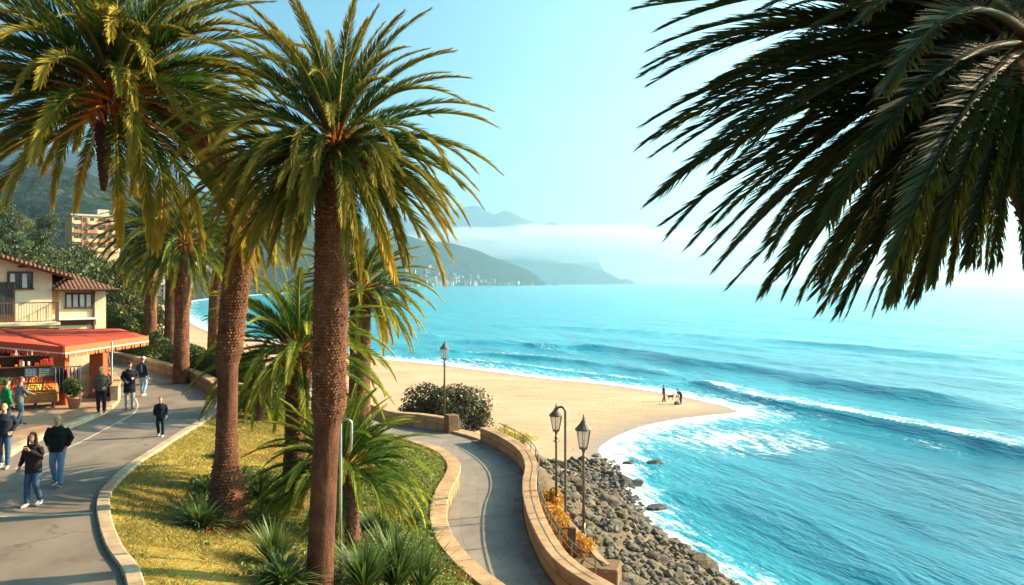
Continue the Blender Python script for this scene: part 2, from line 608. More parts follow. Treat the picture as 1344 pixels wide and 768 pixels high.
# ------------------------------------------------------------------ ground materials
def lawn_material():
    t = NT('lawn_turf'); co = t.co('Object')
    n1 = t.noise(co, .55, 6, .65, .4); n2 = t.noise(co, 14, 6, .75); n3 = t.noise(co, 2.6, 5, .6)
    dry = t.ramp(n3, [(.25, (.24, .16, .05)), (.5, (.38, .27, .055)), (.75, (.46, .33, .10))])
    grn = t.ramp(n3, [(.3, (.055, .08, .012)), (.7, (.15, .165, .022))])
    g = t.attr('green')
    f = t.math('ADD', t.math('MULTIPLY', n1, 1.6), t.math('MULTIPLY_ADD', g, 1.5, -.98), clamp=True)
    col = t.mix(f, dry, grn)
    col = t.mix(1.0, col, t.ramp(n2, [(.25, (.45, .45, .45)), (.7, (1.2, 1.2, 1.2))]), 'MULTIPLY')
    t.bsdf(col, .95, .1, t.bump(n2, 1.0, .05))
    return t.m


def sand_material():
    t = NT('beach_sand'); co = t.co('Object')
    n1 = t.noise(co, .12, 5, .6, .5); n2 = t.noise(co, 3.5, 6, .7); n3 = t.noise(t.mapping(co, (.5, 2.2, 1), (0, 0, .3)), .6, 5, .65)
    col = t.ramp(n1, [(.3, (.43, .255, .150)), (.7, (.54, .335, .208))])
    col = t.mix(1.0, col, t.ramp(n3, [(.3, (.84, .82, .80)), (.6, (1.05, 1.05, 1.05))]), 'MULTIPLY')
    wet = t.math('SUBTRACT', 1.0, t.math('DIVIDE', t.attr('dw'), 4.5, clamp=True))
    col = t.mix(wet, col, (.27, .185, .115))
    rg = t.math('MULTIPLY_ADD', wet, -.55, .9)
    tr = t.n('TexVoronoi'); tr.inputs['Scale'].default_value = 1.7; tr.inputs['Randomness'].default_value = 1.0; t.l(t.mapping(co, (1, .55, 1), (0, 0, .5)), tr.inputs['Vector'])
    walk = t.ramp(t.noise(t.mapping(co, (.10, .28, 1), (0, 0, -.25)), 1.0, 3, .5, .8), [(.5, (0, 0, 0)), (.58, (1, 1, 1))])
    dent = t.mix(walk, (1, 1, 1), t.ramp(tr.outputs['Distance'], [(.10, (.0, .0, .0)), (.28, (1, 1, 1))]))
    col = t.mix(1.0, col, t.ramp(dent, [(0, (.80, .79, .78)), (1, (1, 1, 1))]), 'MULTIPLY')
    wr = t.noise(t.mapping(co, (.5, 1.6, 1)), 2.2, 6, .7)
    wrk = t.math('MULTIPLY', t.ramp(wr, [(.60, (0, 0, 0)), (.66, (1, 1, 1))]), t.math('MULTIPLY', t.math('COMPARE', t.attr('dw'), 5.5, 1.6), .75))
    col = t.mix(wrk, col, (.09, .07, .04))
    t.bsdf(col, rg, .3, t.bump(t.math('ADD', t.math('ADD', n2, n3), dent), .6, .07))
    return t.m


def ground_material():
    t = NT('ground_soil'); co = t.co('Object')
    n1 = t.noise(co, .35, 6, .65); n2 = t.noise(co, 5, 6, .7)
    soil = t.ramp(n1, [(.3, (.12, .085, .055)), (.7, (.24, .185, .12))])
    veg = t.ramp(n1, [(.3, (.025, .04, .012)), (.5, (.055, .07, .018)), (.75, (.10, .10, .03))])
    col = t.mix(t.attr('veg'), soil, veg)
    col = t.mix(1.0, col, t.ramp(n2, [(.25, (.5, .5, .5)), (.7, (1.2, 1.2, 1.2))]), 'MULTIPLY')
    t.bsdf(col, .95, .1, t.bump(n2, 1.0, .12))
    return t.m


fine = np.radians(np.arange(-36, 36, .13))
side = np.radians(np.arange(36, 324, 3.0))
th = np.concatenate([fine, side, [2 * PI + fine[0]]])
rs = [.4, 1.5, 3, 5, 7]
while rs[-1] < 75: rs.append(rs[-1] * 1.0062)
while rs[-1] < 900: rs.append(rs[-1] * 1.018)
X, Y, Q = fan(th, np.array(rs))
Z, info = height(X.ravel(), Y.ravel(), True)
V = np.stack([X.ravel(), Y.ravel(), Z], 1)
veg = np.maximum(sstep(55, 80, info['r']) * info['plat'], np.maximum(info['inl'], info['emb'] * sstep(44, 52, Y.ravel()) * (info['dw'] > 10)))
ground_attrs = dict(dw=info['dw'], veg=veg, green=sstep(.18, .8, info['t']))
fc = lambda a: a[Q].mean(-1)
gm = fc(info['gard'].astype(float)) > .5
keep = fc(info['dw']) > -45
sandm = (~gm) & (fc((info['emb'] | info['plat'] | info['pth']).astype(float)) < .5) & (fc(info['inl']) < .5) & (fc(info['dw']) > -45)
lawn = setprops(sub_mesh('lawn', V, Q, gm, lawn_material(), ground_attrs), kind='structure')
beach = setprops(sub_mesh('beach', V, Q, sandm, sand_material(), ground_attrs), kind='structure')
ground = setprops(sub_mesh('ground', V, Q, ~gm & ~sandm & keep, ground_material(), ground_attrs), kind='structure')


# ------------------------------------------------------------------ sea
CRESTS = [  # (pixels on the crest, height, half width, foam behind)
    ([(560, 447), (620, 450), (700, 456), (800, 459), (901, 476), (992, 487), (1052, 499), (1153, 514), (1250, 528), (1360, 540)], .75, 4.2, .15),
    ([(560, 462), (650, 466), (740, 474), (800, 481), (860, 491), (892, 496)], .45, 2.3, .5),
    ([(880, 503), (921, 507), (977, 524), (1020, 533), (1073, 543), (1153, 559), (1254, 579), (1344, 597), (1420, 612)], .72, 2.4, .74),
    ([(560, 470), (680, 480), (790, 493), (880, 505)], .2, 1.6, .62),
    ([(540, 441), (640, 448), (760, 466)], .3, 2.2, .55),
    ([(620, 425), (850, 437), (1100, 455), (1350, 478)], .5, 5.0, .05),
    ([(640, 405), (1000, 417), (1350, 438)], .5, 7.0, .0),
    ([(880, 640), (960, 668), (1040, 700), (1110, 735), (1170, 775)], .22, 2.2, .0),
    ([(1010, 590), (1080, 622), (1150, 660), (1230, 700), (1330, 745)], .25, 2.6, .0),
]


def sea_material():
    t = NT('sea_water'); co = t.co('Object')
    sh = t.attr('shallow_far')
    mp = t.mapping(co, (1, 1, 1), (0, 0, math.radians(71.5)))   # x runs along the crests
    big = t.noise(t.mapping(mp, (.05, .16, 1)), 1.0, 5, .6, .6)
    med = t.noise(t.mapping(mp, (.28, .95, 1)), 1.0, 6, .6, .15)
    fin = t.noise(t.mapping(mp, (.8, 3.4, 1)), 1.0, 5, .6, .1)
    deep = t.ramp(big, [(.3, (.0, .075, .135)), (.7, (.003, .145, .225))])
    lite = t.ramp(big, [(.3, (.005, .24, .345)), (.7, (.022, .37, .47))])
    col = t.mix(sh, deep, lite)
    # foam: lacy pattern
    vo = t.n('TexVoronoi', feature='DISTANCE_TO_EDGE'); t.l(t.mapping(mp, (.35, .8, 1)), vo.inputs['Vector']); vo.inputs['Scale'].default_value = 1.0
    wob = t.noise(co, 2.4, 6, .7, .3); wob2 = t.noise(t.mapping(mp, (.25, 1.5, 1)), 1.0, 7, .7, 1.0)
    lace = t.math('ADD', t.math('MULTIPLY', wob2, .75), t.math('MULTIPLY', wob, .45))
    lace = t.math('SUBTRACT', lace, t.math('MULTIPLY', vo.outputs['Distance'], .35))
    lace = t.math('MULTIPLY_ADD', lace, 2.3, -.78)
    fo = t.math('MULTIPLY', t.math('ADD', t.math('MULTIPLY_ADD', t.attr('foam'), 1.15, -.98), lace), 2.0, clamp=True)
    fo = t.math('MULTIPLY', fo, t.math('MULTIPLY', t.attr('foam'), 3.0, clamp=True))
    col = t.mix(fo, col, (.74, .75, .75))
    rg = t.math('MULTIPLY_ADD', fo, .6, .17)
    h = t.math('ADD', t.math('MULTIPLY', med, 1.0), t.math('MULTIPLY', fin, .26))
    iso = t.noise(co, 1.9, 5, .6, .4)
    h = t.math('ADD', h, t.math('MULTIPLY', iso, .30))
    h = t.math('ADD', h, t.math('MULTIPLY', big, 2.0))
    nm = t.bump(h, 1.0, .33)
    nm = t.bump(t.math('ADD', t.math('MULTIPLY', fo, .5), wob), .35, .06, nm)
    p = t.bsdf(col, rg, .20, nm)
    p.inputs['IOR'].default_value = 1.33
    return t.m


th = np.radians(np.concatenate([np.arange(-60, -34, .6), np.arange(-34, 36, .115), np.arange(36, 75, .6)]))
rs = [11.0]
while rs[-1] < 190: rs.append(rs[-1] * 1.0055)
while rs[-1] < 13700: rs.append(rs[-1] * 1.022)
X, Y, Q = fan(th, np.array(rs))
x, y = X.ravel(), Y.ravel()
dw = np.full(x.shape, -900.0)
near = np.hypot(x, y) < 1500
dw[near] = shore_d(x[near], y[near])
off = -dw
n1 = fbm(x * .12, y * .12, o=4, seed=21); n2 = fbm(x * .04, y * .04, o=4, seed=22)
rr = np.hypot(x, y)
nx, ny = -.94, -.34       # the waves run towards the shore
u = x * nx + y * ny; v = -x * ny + y * nx
amp = sstep(1.5, 12, off) * (1 - sstep(120, 500, rr) * .75)
wv = 0
for L, a, ph, sp in ((17, .13, .3, .06), (9.5, .075, 1.7, -.11), (5.4, .042, 4.0, .2), (3.1, .022, 2.2, -.3)):
    wv = wv + a * np.sin(2 * PI * (u + sp * v + 5 * (fbm(x * .05 + L, y * .05, o=2, seed=int(L)) - .5) * 2) / L + ph) * (.4 + 1.2 * fbm(x * .08, y * .08 + L, o=2, seed=31))
Zs = SEA + wv * amp
foam = np.zeros(x.shape)
# wash along the shore, wide round the sand spit and the rocks
wash = np.interp(y, [0, 40, 55, 66, 80, 95, 140, 230, 600], [3.6, 3.2, 2.6, 7.0, 8.5, 5.0, 9, 10, 12])
wash = wash * (.55 + .9 * n1)
foam = np.maximum(foam, np.where(off > -3, .70 * np.exp(-(np.maximum(off, 0) / wash) ** 1.5) + .4 * np.exp(-np.maximum(off, 0) / (.25 + wash * .1)), 0))
shallow_far = np.exp(-np.maximum(off, 0) / np.interp(y, [0, 50, 90, 200], [3, 7, 30, 60]))
spit = A(1000, 575, SEA)
foam = np.maximum(foam, .66 * np.exp(-(((x - spit[0] + 3) / 9.5) ** 2 + ((y - spit[1]) / 8) ** 2)) * (.5 + n1))
foam = np.maximum(foam, .62 * sstep(.5, .68, n2) * np.exp(-((y - 72) / 24) ** 2) * np.exp(-np.maximum(off - 6, 0) / 14))
for pts, hh, w, fb in CRESTS:
    P = smooth([A(px, py, SEA)[:2] for px, py in pts], 2.0)
    lo, hi = P[:, 1].min() - 14, P[:, 1].max() + 14
    m = (y > lo) & (y < hi) & (np.hypot(x, y) < 320)
    d, par = pdist(x[m], y[m], P)
    # sign: + on the shore side
    px_ = np.interp(y[m], P[::-1, 1], P[::-1, 0])
    sg = np.where(x[m] < px_, 1.0, -1.0)
    q = d * sg
    ends = sstep(0, .12, par) * (1 - sstep(.9, 1, par) * .6)
    pr = np.where(q > 0, np.exp(-(q / (w * .55)) ** 2), np.exp(-(q / (w * 1.8)) ** 2))
    Zs[m] += hh * pr * ends * (.75 + .5 * n1[m])
    b = np.where(q < .25, np.exp(-np.maximum(-q - .2, 0) / (w * 2.6)), 0) * ends * (.35 + 1.0 * n1[m])
    foam[m] = np.maximum(foam[m] * np.where((q > 0) & (q < w * 1.0) & (fb > .8), .35, 1), fb * b)
    foam[m] = np.maximum(foam[m], fb * .45 * np.where(q > w, np.exp(-(q - w) / (w * 2)), 0) * ends * n1[m] * 1.6)
shallow_far = np.maximum(shallow_far, sstep(70, 200, rr) * .9)  # water colour also turns lighter with distance from the eye
V = np.stack([x, y, Zs], 1)
keep = (off[Q].max(-1) > -2.0) & (off[Q].min(-1) > -12)
water = sub_mesh('water', V, Q, keep, sea_material(), dict(foam=np.clip(foam, 0, 1.1), shallow_far=np.clip(shallow_far, 0, 1)))
setprops(water, kind='structure')


# ------------------------------------------------------------------ road, pavement, path
def asphalt_material():
    t = NT('road_asphalt'); co = t.co('Object')
    n1 = t.noise(co, .5, 6, .6, .3); n2 = t.noise(co, 55, 4, .7); n3 = t.noise(t.mapping(co, (1.2, .25, 1)), 1.2, 5, .6)
    col = t.ramp(n1, [(.28, (.150, .115, .092)), (.72, (.225, .178, .142))])
    col = t.mix(1.0, col, t.ramp(n3, [(.3, (.82, .82, .82)), (.7, (1.12, 1.1, 1.08))]), 'MULTIPLY')
    col = t.mix(1.0, col, t.ramp(n2, [(.3, (.72, .72, .72)), (.7, (1.25, 1.25, 1.25))]), 'MULTIPLY')
    vo = t.n('TexVoronoi', feature='DISTANCE_TO_EDGE'); vo.inputs['Scale'].default_value = .22
    wv = t.n('TexNoise'); wv.inputs['Scale'].default_value = 1.3; wv.inputs['Detail'].default_value = 6; t.l(co, wv.inputs['Vector'])
    va = t.n('VectorMath', operation='MULTIPLY_ADD'); t.l(wv.outputs['Color'], va.inputs[0]); va.inputs[1].default_value = (1.3, 1.3, 0); t.l(co, va.inputs[2])
    t.l(va.outputs[0], vo.inputs['Vector'])
    crack = t.ramp(vo.outputs['Distance'], [(.0, (.45, .45, .45)), (.006, (1, 1, 1))])
    col = t.mix(t.ramp(n1, [(.45, (0, 0, 0)), (.6, (1, 1, 1))]), col, t.mix(1.0, col, crack, 'MULTIPLY'))
    st_ = t.noise(co, .9, 4, .5)
    col = t.mix(1.0, col, t.ramp(st_, [(.30, (.72, .70, .68)), (.42, (1, 1, 1))]), 'MULTIPLY')
    t.bsdf(col, .85, .25, t.bump(n2, .6, .01))
    return t.m


def path_material():
    t = NT('path_concrete'); co = t.co('Object'); uv = t.co('UV')
    n1 = t.noise(co, .8, 6, .65, .3); n2 = t.noise(co, 35, 5, .7)
    col = t.ramp(n1, [(.28, (.17, .14, .12)), (.72, (.27, .225, .185))])
    wob = t.n('VectorMath', operation='ADD')
    nz = t.n('TexNoise'); nz.inputs['Scale'].default_value = 1.1; nz.inputs['Detail'].default_value = 3; t.l(co, nz.inputs['Vector'])
    sc = t.n('VectorMath', operation='SCALE'); t.l(nz.outputs['Color'], sc.inputs[0]); sc.inputs['Scale'].default_value = .35
    t.l(uv, wob.inputs[0]); t.l(sc.outputs[0], wob.inputs[1])
    b = t.n('TexBrick'); t.l(wob.outputs[0], b.inputs['Vector'])
    for k, v in (('Scale', 1), ('Brick Width', 2.3), ('Row Height', 1.25), ('Mortar Size', .011), ('Mortar Smooth', .4)):
        b.inputs[k].default_value = v
    b.inputs['Color1'].default_value = (1, 1, 1, 1); b.inputs['Color2'].default_value = (.86, .86, .88, 1); b.inputs['Mortar'].default_value = (.42, .4, .38, 1)
    col = t.mix(1.0, col, b.outputs['Color'], 'MULTIPLY')
    col = t.mix(1.0, col, t.ramp(n2, [(.3, (.78, .78, .78)), (.7, (1.18, 1.18, 1.18))]), 'MULTIPLY')
    t.bsdf(col, .85, .25, t.bump(t.math('MULTIPLY_ADD', b.outputs['Fac'], -.8, n2), .6, .012))
    return t.m


def paving_material():
    t = NT('terrace_paving'); co = t.co('Object')
    b = t.n('TexBrick'); t.l(co, b.inputs['Vector'])
    for k, v in (('Scale', 1), ('Brick Width', .6), ('Row Height', .4), ('Mortar Size', .012)):
        b.inputs[k].default_value = v
    b.inputs['Color1'].default_value = (.30, .165, .095, 1); b.inputs['Color2'].default_value = (.36, .21, .125, 1); b.inputs['Mortar'].default_value = (.2, .12, .075, 1)
    n1 = t.noise(co, .9, 5, .6)
    col = t.mix(1.0, b.outputs['Color'], t.ramp(n1, [(.3, (.75, .75, .75)), (.7, (1.15, 1.15, 1.15))]), 'MULTIPLY')
    t.bsdf(col, .8, .25, t.bump(b.outputs['Fac'], -.4, .006))
    return t.m


def zcol(P, z):
    return np.column_stack([P[:, :2], np.full(len(P), z) if np.isscalar(z) else z])


N_ = 640
road = bridge('road', zcol(resample(TERR, N_), 0.0), zcol(resample(KERB, N_) + np.array([.12, 0]), 0.0), asphalt_material(), 8)
setprops(road, kind='structure')
tin = TERR + np.array([-.02, 0])
ctr = np.column_stack([np.full(len(TERR), -60.0), np.interp(np.arange(len(TERR)), [0, len(TERR)], [-12, 75])])
terrace = bridge('pavement', zcol(np.array(resample(ctr, N_)), .12), zcol(resample(TERR, N_), .12), paving_material(), 10)
setprops(terrace, kind='structure')
pathL, pathR = resample(WL, N_), resample(WR, N_)
path = bridge('path', zcol(pathL, path_z(pathL[:, 0], pathL[:, 1])), zcol(pathR, path_z(pathR[:, 0], pathR[:, 1])), path_material(), 6)
setprops(path, kind='structure')
M['kerb'] = stonemat('kerb_stone', (.54, .41, .29), (.46, .34, .23), (.22, .17, .12), 1.1, 2.0, bump=.006)
M['wall'] = stonemat('warm_stone_wall', (.50, .33, .185), (.40, .25, .135), (.20, .125, .07), 1.7, .62, bump=.016, msize=.016)
M['cap'] = stonemat('wall_coping', (.53, .345, .20), (.44, .275, .155), (.22, .14, .08), 1.1, 5.0, bump=.01, msize=.014)
M['oldwall'] = stonemat('old_stone_wall', (.32, .24, .16), (.22, .16, .10), (.12, .09, .06), .55, .24, bump=.03, msize=.02)
k0 = [(.0, -.12), (.0, .065), (-.02, .08), (-.24, .08), (-.27, .06), (-.27, -.12)]
kb = sweep('kerb', zcol(KERB[:kend + 1], 0), k0, M['kerb'], rough=.02); setprops(kb, kind='structure')
k1 = [(.0, -.1), (.0, .13), (.02, .15), (.26, .15), (.28, .13), (.28, -.1)]
kb2 = sweep('kerb', zcol(TERR, 0), k1, M['kerb'], rough=.02); setprops(kb2, kind='structure')
# painted lines
pl = px_line([(20, 616), (60, 597), (100, 583), (165, 549), (177, 541), (181, 532), (178, 523)], 0)
pl = smooth(pl, .3)
l1 = sweep('road_marking', zcol(pl, .005), [(-.03, 0), (.03, 0), (.03, .002), (-.03, .002)], M['line']); setprops(l1, kind='structure')
c0, c1 = A(-60, 681, 0), A(122, 674, 0)
l2 = sweep('road_marking', zcol(resample(np.array([c0[:2], c1[:2]]), 12), .005), [(-.06, 0), (.06, 0), (.06, .002), (-.06, .002)], M['line']); setprops(l2, kind='structure')
far = smooth([(-27, 49.5), (-21, 45.6), (-18, 42.5), (-16.6, 39.5)], .4)


# ------------------------------------------------------------------ walls
def wall(name, label, P, z, h, th_, cap=True, mats=('wall', 'cap'), side_=-1, base=.4, over=.05, capt=.11, cat='wall'):
    """wall standing on the `side_` of P (left +1, right -1)"""
    P3 = zcol(P, z)
    a, b = (0, th_ * side_)
    lo, hi = min(a, b), max(a, b)
    w = sweep(name, P3, [(lo, -base), (lo, h), (hi, h), (hi, -base)], M[mats[0]], rough=.03)
    setprops(w, label, cat)
    if cap:
        c = sweep('coping', P3, [(lo - over, h + .004), (lo - over, h + capt - .02), (lo - over + .02, h + capt), (hi + over - .02, h + capt), (hi + over, h + capt - .02), (hi + over, h + .004)], M[mats[1]], w, rough=.02)
    return w


def cut(P, f0, f1):
    i0, i1 = np.argmax(f0(P)), np.argmax(f1(P))
    return P[min(i0, i1):max(i0, i1) + 1]


# garden side of the path: low wall with a broad coping, inner face on the path
gw = WL[(WL[:, 1] > 3)]
wall('garden_wall', 'low curving stone wall between the sloping garden and the lower path', gw, path_z(gw[:, 0], gw[:, 1]), .62, .42, side_=1, over=.06, base=.9)
# seaward parapet, in two stretches with a gap where steps lead to the beach
gapA, gapB = 41.6, 43.9
near_p = WR[(WR[:, 1] > 3) & (WR[:, 1] < gapA) & (WR[:, 0] > -8)]
wall('sea_parapet', 'curving stone parapet above the rocks on the sea side of the lower path', near_p, -3.0, .62, .42, side_=-1, base=1.2)
far_p = WR[(WR[:, 0] < -3.35)]
fp = wall('sea_parapet', 'short stone parapet behind the bend of the path, in front of the big bush', far_p, path_z(far_p[:, 0], far_p[:, 1]), .62, .42, side_=-1, base=1.2)
pp = WR[np.argmin(np.abs(WR[:, 0] + 3.3))]
mb = MB(); mb.box((0, 0, .32), (.62, .62, 1.24), .5, bev=.03); 
gp_ = setprops(mb.build('gate_pillar', M['cap'], None, (pp[0] + .05, pp[1] + .22, -3.0)), 'square stone pillar ending the parapet beside the lone lamp post', 'pillar')
# threshold step in the gap
mb = MB(); st = WR[(WR[:, 1] > gapA - .2) & (WR[:, 1] < gapB + .4) & (WR[:, 0] < 0)]
s_ = sweep('beach_step', zcol(st, -3.0), [(-.75, -.6), (-.75, .12), (-.02, .12), (-.02, -.6)], M['cap'], rough=.02)
setprops(s_, 'broad stone step filling the gap in the parapet towards the beach', 'step')
# promenade wall along the far bend of the road
rw = KERB[kend - 3:]
rw = rw[(rw[:, 0] > -60)]
wall('roadside_wall', 'low stone wall along the far bend of the road in front of the hedge', rw, 0.0, .5, .4, side_=-1, mats=('oldwall', 'cap'), base=.6, over=.03, capt=.07)
# low wall at the terrace corner
i0 = np.argmin(np.hypot(TERR[:, 0] - A(150, 531)[0], TERR[:, 1] - A(150, 531)[1]))
i1 = np.argmin(np.hypot(TERR[:, 0] + 23.5, TERR[:, 1] - 45.5))
tw = TERR[i0:i1 + 1]
wall('terrace_wall', 'pale low wall round the corner of the restaurant terrace', tw, .12, .55, .28, side_=1, mats=('kerb', 'cap'), base=.1, over=.03, capt=.06)
# path-side strip of paler setts along the parapet
gut = WR[(WR[:, 1] > 3) & (WR[:, 1] < 42) & (WR[:, 0] > -8)]
g_ = sweep('path_kerb', zcol(gut, -3.0), [(.04, -.05), (.04, .07), (.34, .06), (.36, -.05)], stonemat('gutter_setts', (.26, .22, .19), (.2, .17, .145), (.12, .1, .08), .5, .5, bump=.008))
setprops(g_, kind='structure')

# ================================================================== far hills, haze, sky
def hill_material(name, cols, rock, scale):
    t = NT(name); co = t.co('Object')
    n1 = t.noise(co, scale, 8, .7, .2); n2 = t.noise(co, scale * 6, 6, .75)
    col = t.ramp(n1, [(.32, cols[0]), (.5, cols[1]), (.68, cols[2])])
    col = t.mix(t.ramp(n2, [(.55, (0, 0, 0)), (.68, (1, 1, 1))]), col, rock)
    t.bsdf(col, .95, .05, t.bump(n2, 1.0, 12 * .02 / scale))
    return t.m


RIDGES = {}


def ridge(name, prof, yb, yr, zb, mat_, npx=240, ny=60, back=.35, rough=.16, seed=1, label=None):
    pxs = np.linspace(prof[0][0], prof[-1][0], npx)
    yp = np.interp(pxs, [p[0] for p in prof], [p[1] for p in prof])
    Yb = np.interp(pxs, [p[0] for p in yb], [p[1] for p in yb]); Yr = np.interp(pxs, [p[0] for p in yr], [p[1] for p in yr])

    def fz(px, t):
        """t: 0 at the foot, 1 on the ridge"""
        ypx = np.interp(px, pxs, yp); b = np.interp(px, pxs, Yb); r = np.interp(px, pxs, Yr)
        Yd = b + t * (r - b)
        zr = CZ + (HOR - ypx) / F * r
        s = np.where(t < 1, np.clip(t, 0, 1) ** .85, 1 - np.clip((t - 1) / back, 0, 1) * .5)
        Xd = (px - 672) / F * Yd
        L = r * .035
        nz = (fbm(Xd / L, Yd / L, o=5, seed=seed) - .5) * rough * (zr - zb) * np.minimum(1, t * 3) * (1.6 - t)
        return Xd, Yd, zb + (zr - zb) * s + np.where(t > .97, nz * .25, nz)
    T = np.concatenate([np.linspace(0, 1, ny), 1 + np.linspace(.08, 1, 6) * back])
    PX, TT = np.meshgrid(pxs, T)
    Xd, Yd, Zd = fz(PX.ravel(), TT.ravel())
    n, m = PX.shape
    idx = np.arange(n * m).reshape(n, m)
    Q = np.stack([idx[:-1, :-1], idx[:-1, 1:], idx[1:, 1:], idx[1:, :-1]], -1).reshape(-1, 4)
    o = link(name, np_mesh(name, np.stack([Xd, Yd, Zd], 1), Q, mat_))
    setprops(o, kind='structure')
    RIDGES[name] = fz
    return fz


HM1 = hill_material('hazed_hill_scrub', ((.008, .022, .022), (.018, .038, .030), (.045, .066, .048)), (.15, .14, .11), .012)  # blue of the distant air is put into both scrub colours
HM2 = hill_material('hazed_mountain_scrub', ((.010, .026, .034), (.020, .042, .044), (.045, .066, .058)), (.13, .13, .11), .004)
mid_f = ridge('hills', [(-900, 185), (-300, 205), (0, 216), (60, 214), (100, 222), (142, 237), (180, 246), (250, 262), (320, 272), (400, 288), (480, 300), (530, 308), (560, 317), (585, 318), (600, 321), (625, 328), (645, 337), (660, 342), (690, 353), (705, 362), (717, 373)],
              [(-900, 400), (200, 430), (232, 470), (250, 604), (280, 728), (372, 1100), (479, 2000), (547, 3000), (597, 3800), (672, 4450), (707, 4680), (720, 4790)],
              [(-900, 1100), (100, 1300), (250, 1700), (400, 2700), (560, 4400), (660, 4850), (720, 4900)], -9.0, HM1, npx=420, ny=110)
ridge('mountain', [(-1000, 140), (-200, 172), (-60, 182), (0, 193), (25, 188), (45, 190), (90, 197), (140, 206), (180, 219), (230, 240), (300, 262), (360, 275), (430, 296)],
      [(-1000, 2200), (430, 3000)], [(-1000, 3200), (430, 4300)], 0, HM2, seed=4)
ridge('far_headland', [(520, 340), (600, 338), (640, 340), (680, 341), (700, 344), (730, 346), (752, 346), (768, 350), (790, 354), (803, 361), (815, 367), (822, 366), (830, 369), (838, 373.5)],
      [(520, 8100), (838, 8150)], [(520, 8600), (838, 8250)], -9, HM2, seed=6, npx=300, ny=40)
ridge('far_mountain', [(420, 330), (500, 292), (560, 283), (600, 274), (620, 270), (630, 271), (640, 278), (648, 281.5), (655, 279), (662, 276), (672, 279), (684, 285), (698, 291), (712, 296), (722, 291), (730, 293), (742, 300), (780, 330), (800, 372)],
      [(420, 10100), (800, 10100)], [(420, 11200), (800, 11200)], -9, HM2, seed=8, npx=300, ny=40, rough=.1)

def vol_material(name, color, density, aniso):
    m = bpy.data.materials.new(name); m.use_nodes = True
    nt = m.node_tree; nt.nodes.clear()
    o = nt.nodes.new('ShaderNodeOutputMaterial'); v = nt.nodes.new('ShaderNodeVolumePrincipled')
    v.inputs['Color'].default_value = (*color, 1); v.inputs['Density'].default_value = density
    v.inputs['Anisotropy'].default_value = aniso
    nt.links.new(v.outputs[0], o.inputs['Volume'])
    return m


mb = MB(); mb.box((0, 0, 0), (29000, 29000, 1120))
hz = mb.build('haze', vol_material('haze_air', (.62, .87, 1.0), .00012, .72), None, (0, 0, 1120 / 2 - 24))
setprops(hz, kind='stuff')

# fog bank lying over the far headland
mb = MB(); mb.ell((0, 0, 0), (1, 1, 1), 64, 32)
me = mb.mesh('fog_bank', vol_material('fog', (.99, .99, 1.0), .0026, .3), True)
co = np.zeros(len(me.vertices) * 3); me.vertices.foreach_get('co', co); co = co.reshape(-1, 3)
k = 1 + (fbm(co[:, 0] * 6 + 3, co[:, 1] * 2.5, co[:, 2] * 1.6, 5, 12) - .5) * 1.5
co = co * k[:, None] * np.array([1900, 420, 185]); me.vertices.foreach_set('co', co.ravel()); me.update()
fx = D(745, 318, 9500)
fogo = link('fog_bank', me, None, fx)
setprops(fogo, kind='stuff')

W = bpy.data.worlds.new('World'); SC.world = W; W.use_nodes = True
nt = W.node_tree; nt.nodes.clear()
wo = nt.nodes.new('ShaderNodeOutputWorld'); bg = nt.nodes.new('ShaderNodeBackground')
sk = nt.nodes.new('ShaderNodeTexSky'); sk.sky_type = 'NISHITA'; sk.sun_disc = False
sk.sun_elevation = SUN_EL; sk.sun_rotation = SUN_AZ; sk.air_density = 1.0; sk.dust_density = 4.5; sk.ozone_density = 1.0
mx = nt.nodes.new('ShaderNodeMix'); mx.data_type = 'RGBA'; mx.blend_type = 'MULTIPLY'; mx.inputs[0].default_value = 1
mx.inputs[7].default_value = (.40, .95, 1.06, 1)
nt.links.new(sk.outputs[0], mx.inputs[6]); 
# whitish glow of the misty air low down towards the sun
tc = nt.nodes.new('ShaderNodeTexCoord'); dt = nt.nodes.new('ShaderNodeVectorMath'); dt.operation = 'DOT_PRODUCT'
dt.inputs[1].default_value = (math.sin(SUN_AZ), math.cos(SUN_AZ), .05)
def wm(op, a, b=0.0, c=0.0, clamp=False):
    nd = nt.nodes.new('ShaderNodeMath'); nd.operation = op; nd.use_clamp = clamp
    for k, v in enumerate((a, b, c)):
        if isinstance(v, (int, float)): nd.inputs[k].default_value = v
        else: nt.links.new(v, nd.inputs[k])
    return nd.outputs[0]
nt.links.new(tc.outputs['Generated'], dt.inputs[0])
sx = nt.nodes.new('ShaderNodeSeparateXYZ'); nt.links.new(tc.outputs['Generated'], sx.inputs[0])
g1 = wm('POWER', wm('MAXIMUM', dt.outputs['Value'], 0.0), 1.3)
g2 = wm('EXPONENT', wm('MULTIPLY', wm('ABSOLUTE', sx.outputs['Z']), -3.6))
# thin high streaks of cloud
mp = nt.nodes.new('ShaderNodeMapping'); mp.inputs['Scale'].default_value = (1.0, 1.6, 9.0); nt.links.new(tc.outputs['Generated'], mp.inputs['Vector'])
nz = nt.nodes.new('ShaderNodeTexNoise'); nz.inputs['Scale'].default_value = 2.2; nz.inputs['Detail'].default_value = 7; nz.inputs['Roughness'].default_value = .62; nt.links.new(mp.outputs['Vector'], nz.inputs['Vector'])
cl = wm('MULTIPLY', wm('MULTIPLY', wm('SUBTRACT', nz.outputs['Fac'], .47, clamp=True), 3.2), wm('EXPONENT', wm('MULTIPLY', wm('ABSOLUTE', sx.outputs['Z']), -5.0)))
ga = wm('ADD', wm('MULTIPLY', wm('MULTIPLY', g1, g2), 6.5), cl)
gm_ = nt.nodes.new('ShaderNodeMix'); gm_.data_type = 'RGBA'; gm_.blend_type = 'MULTIPLY'; gm_.inputs[0].default_value = 1
gm_.inputs[6].default_value = (1, .97, .90, 1); nt.links.new(ga, gm_.inputs[7])
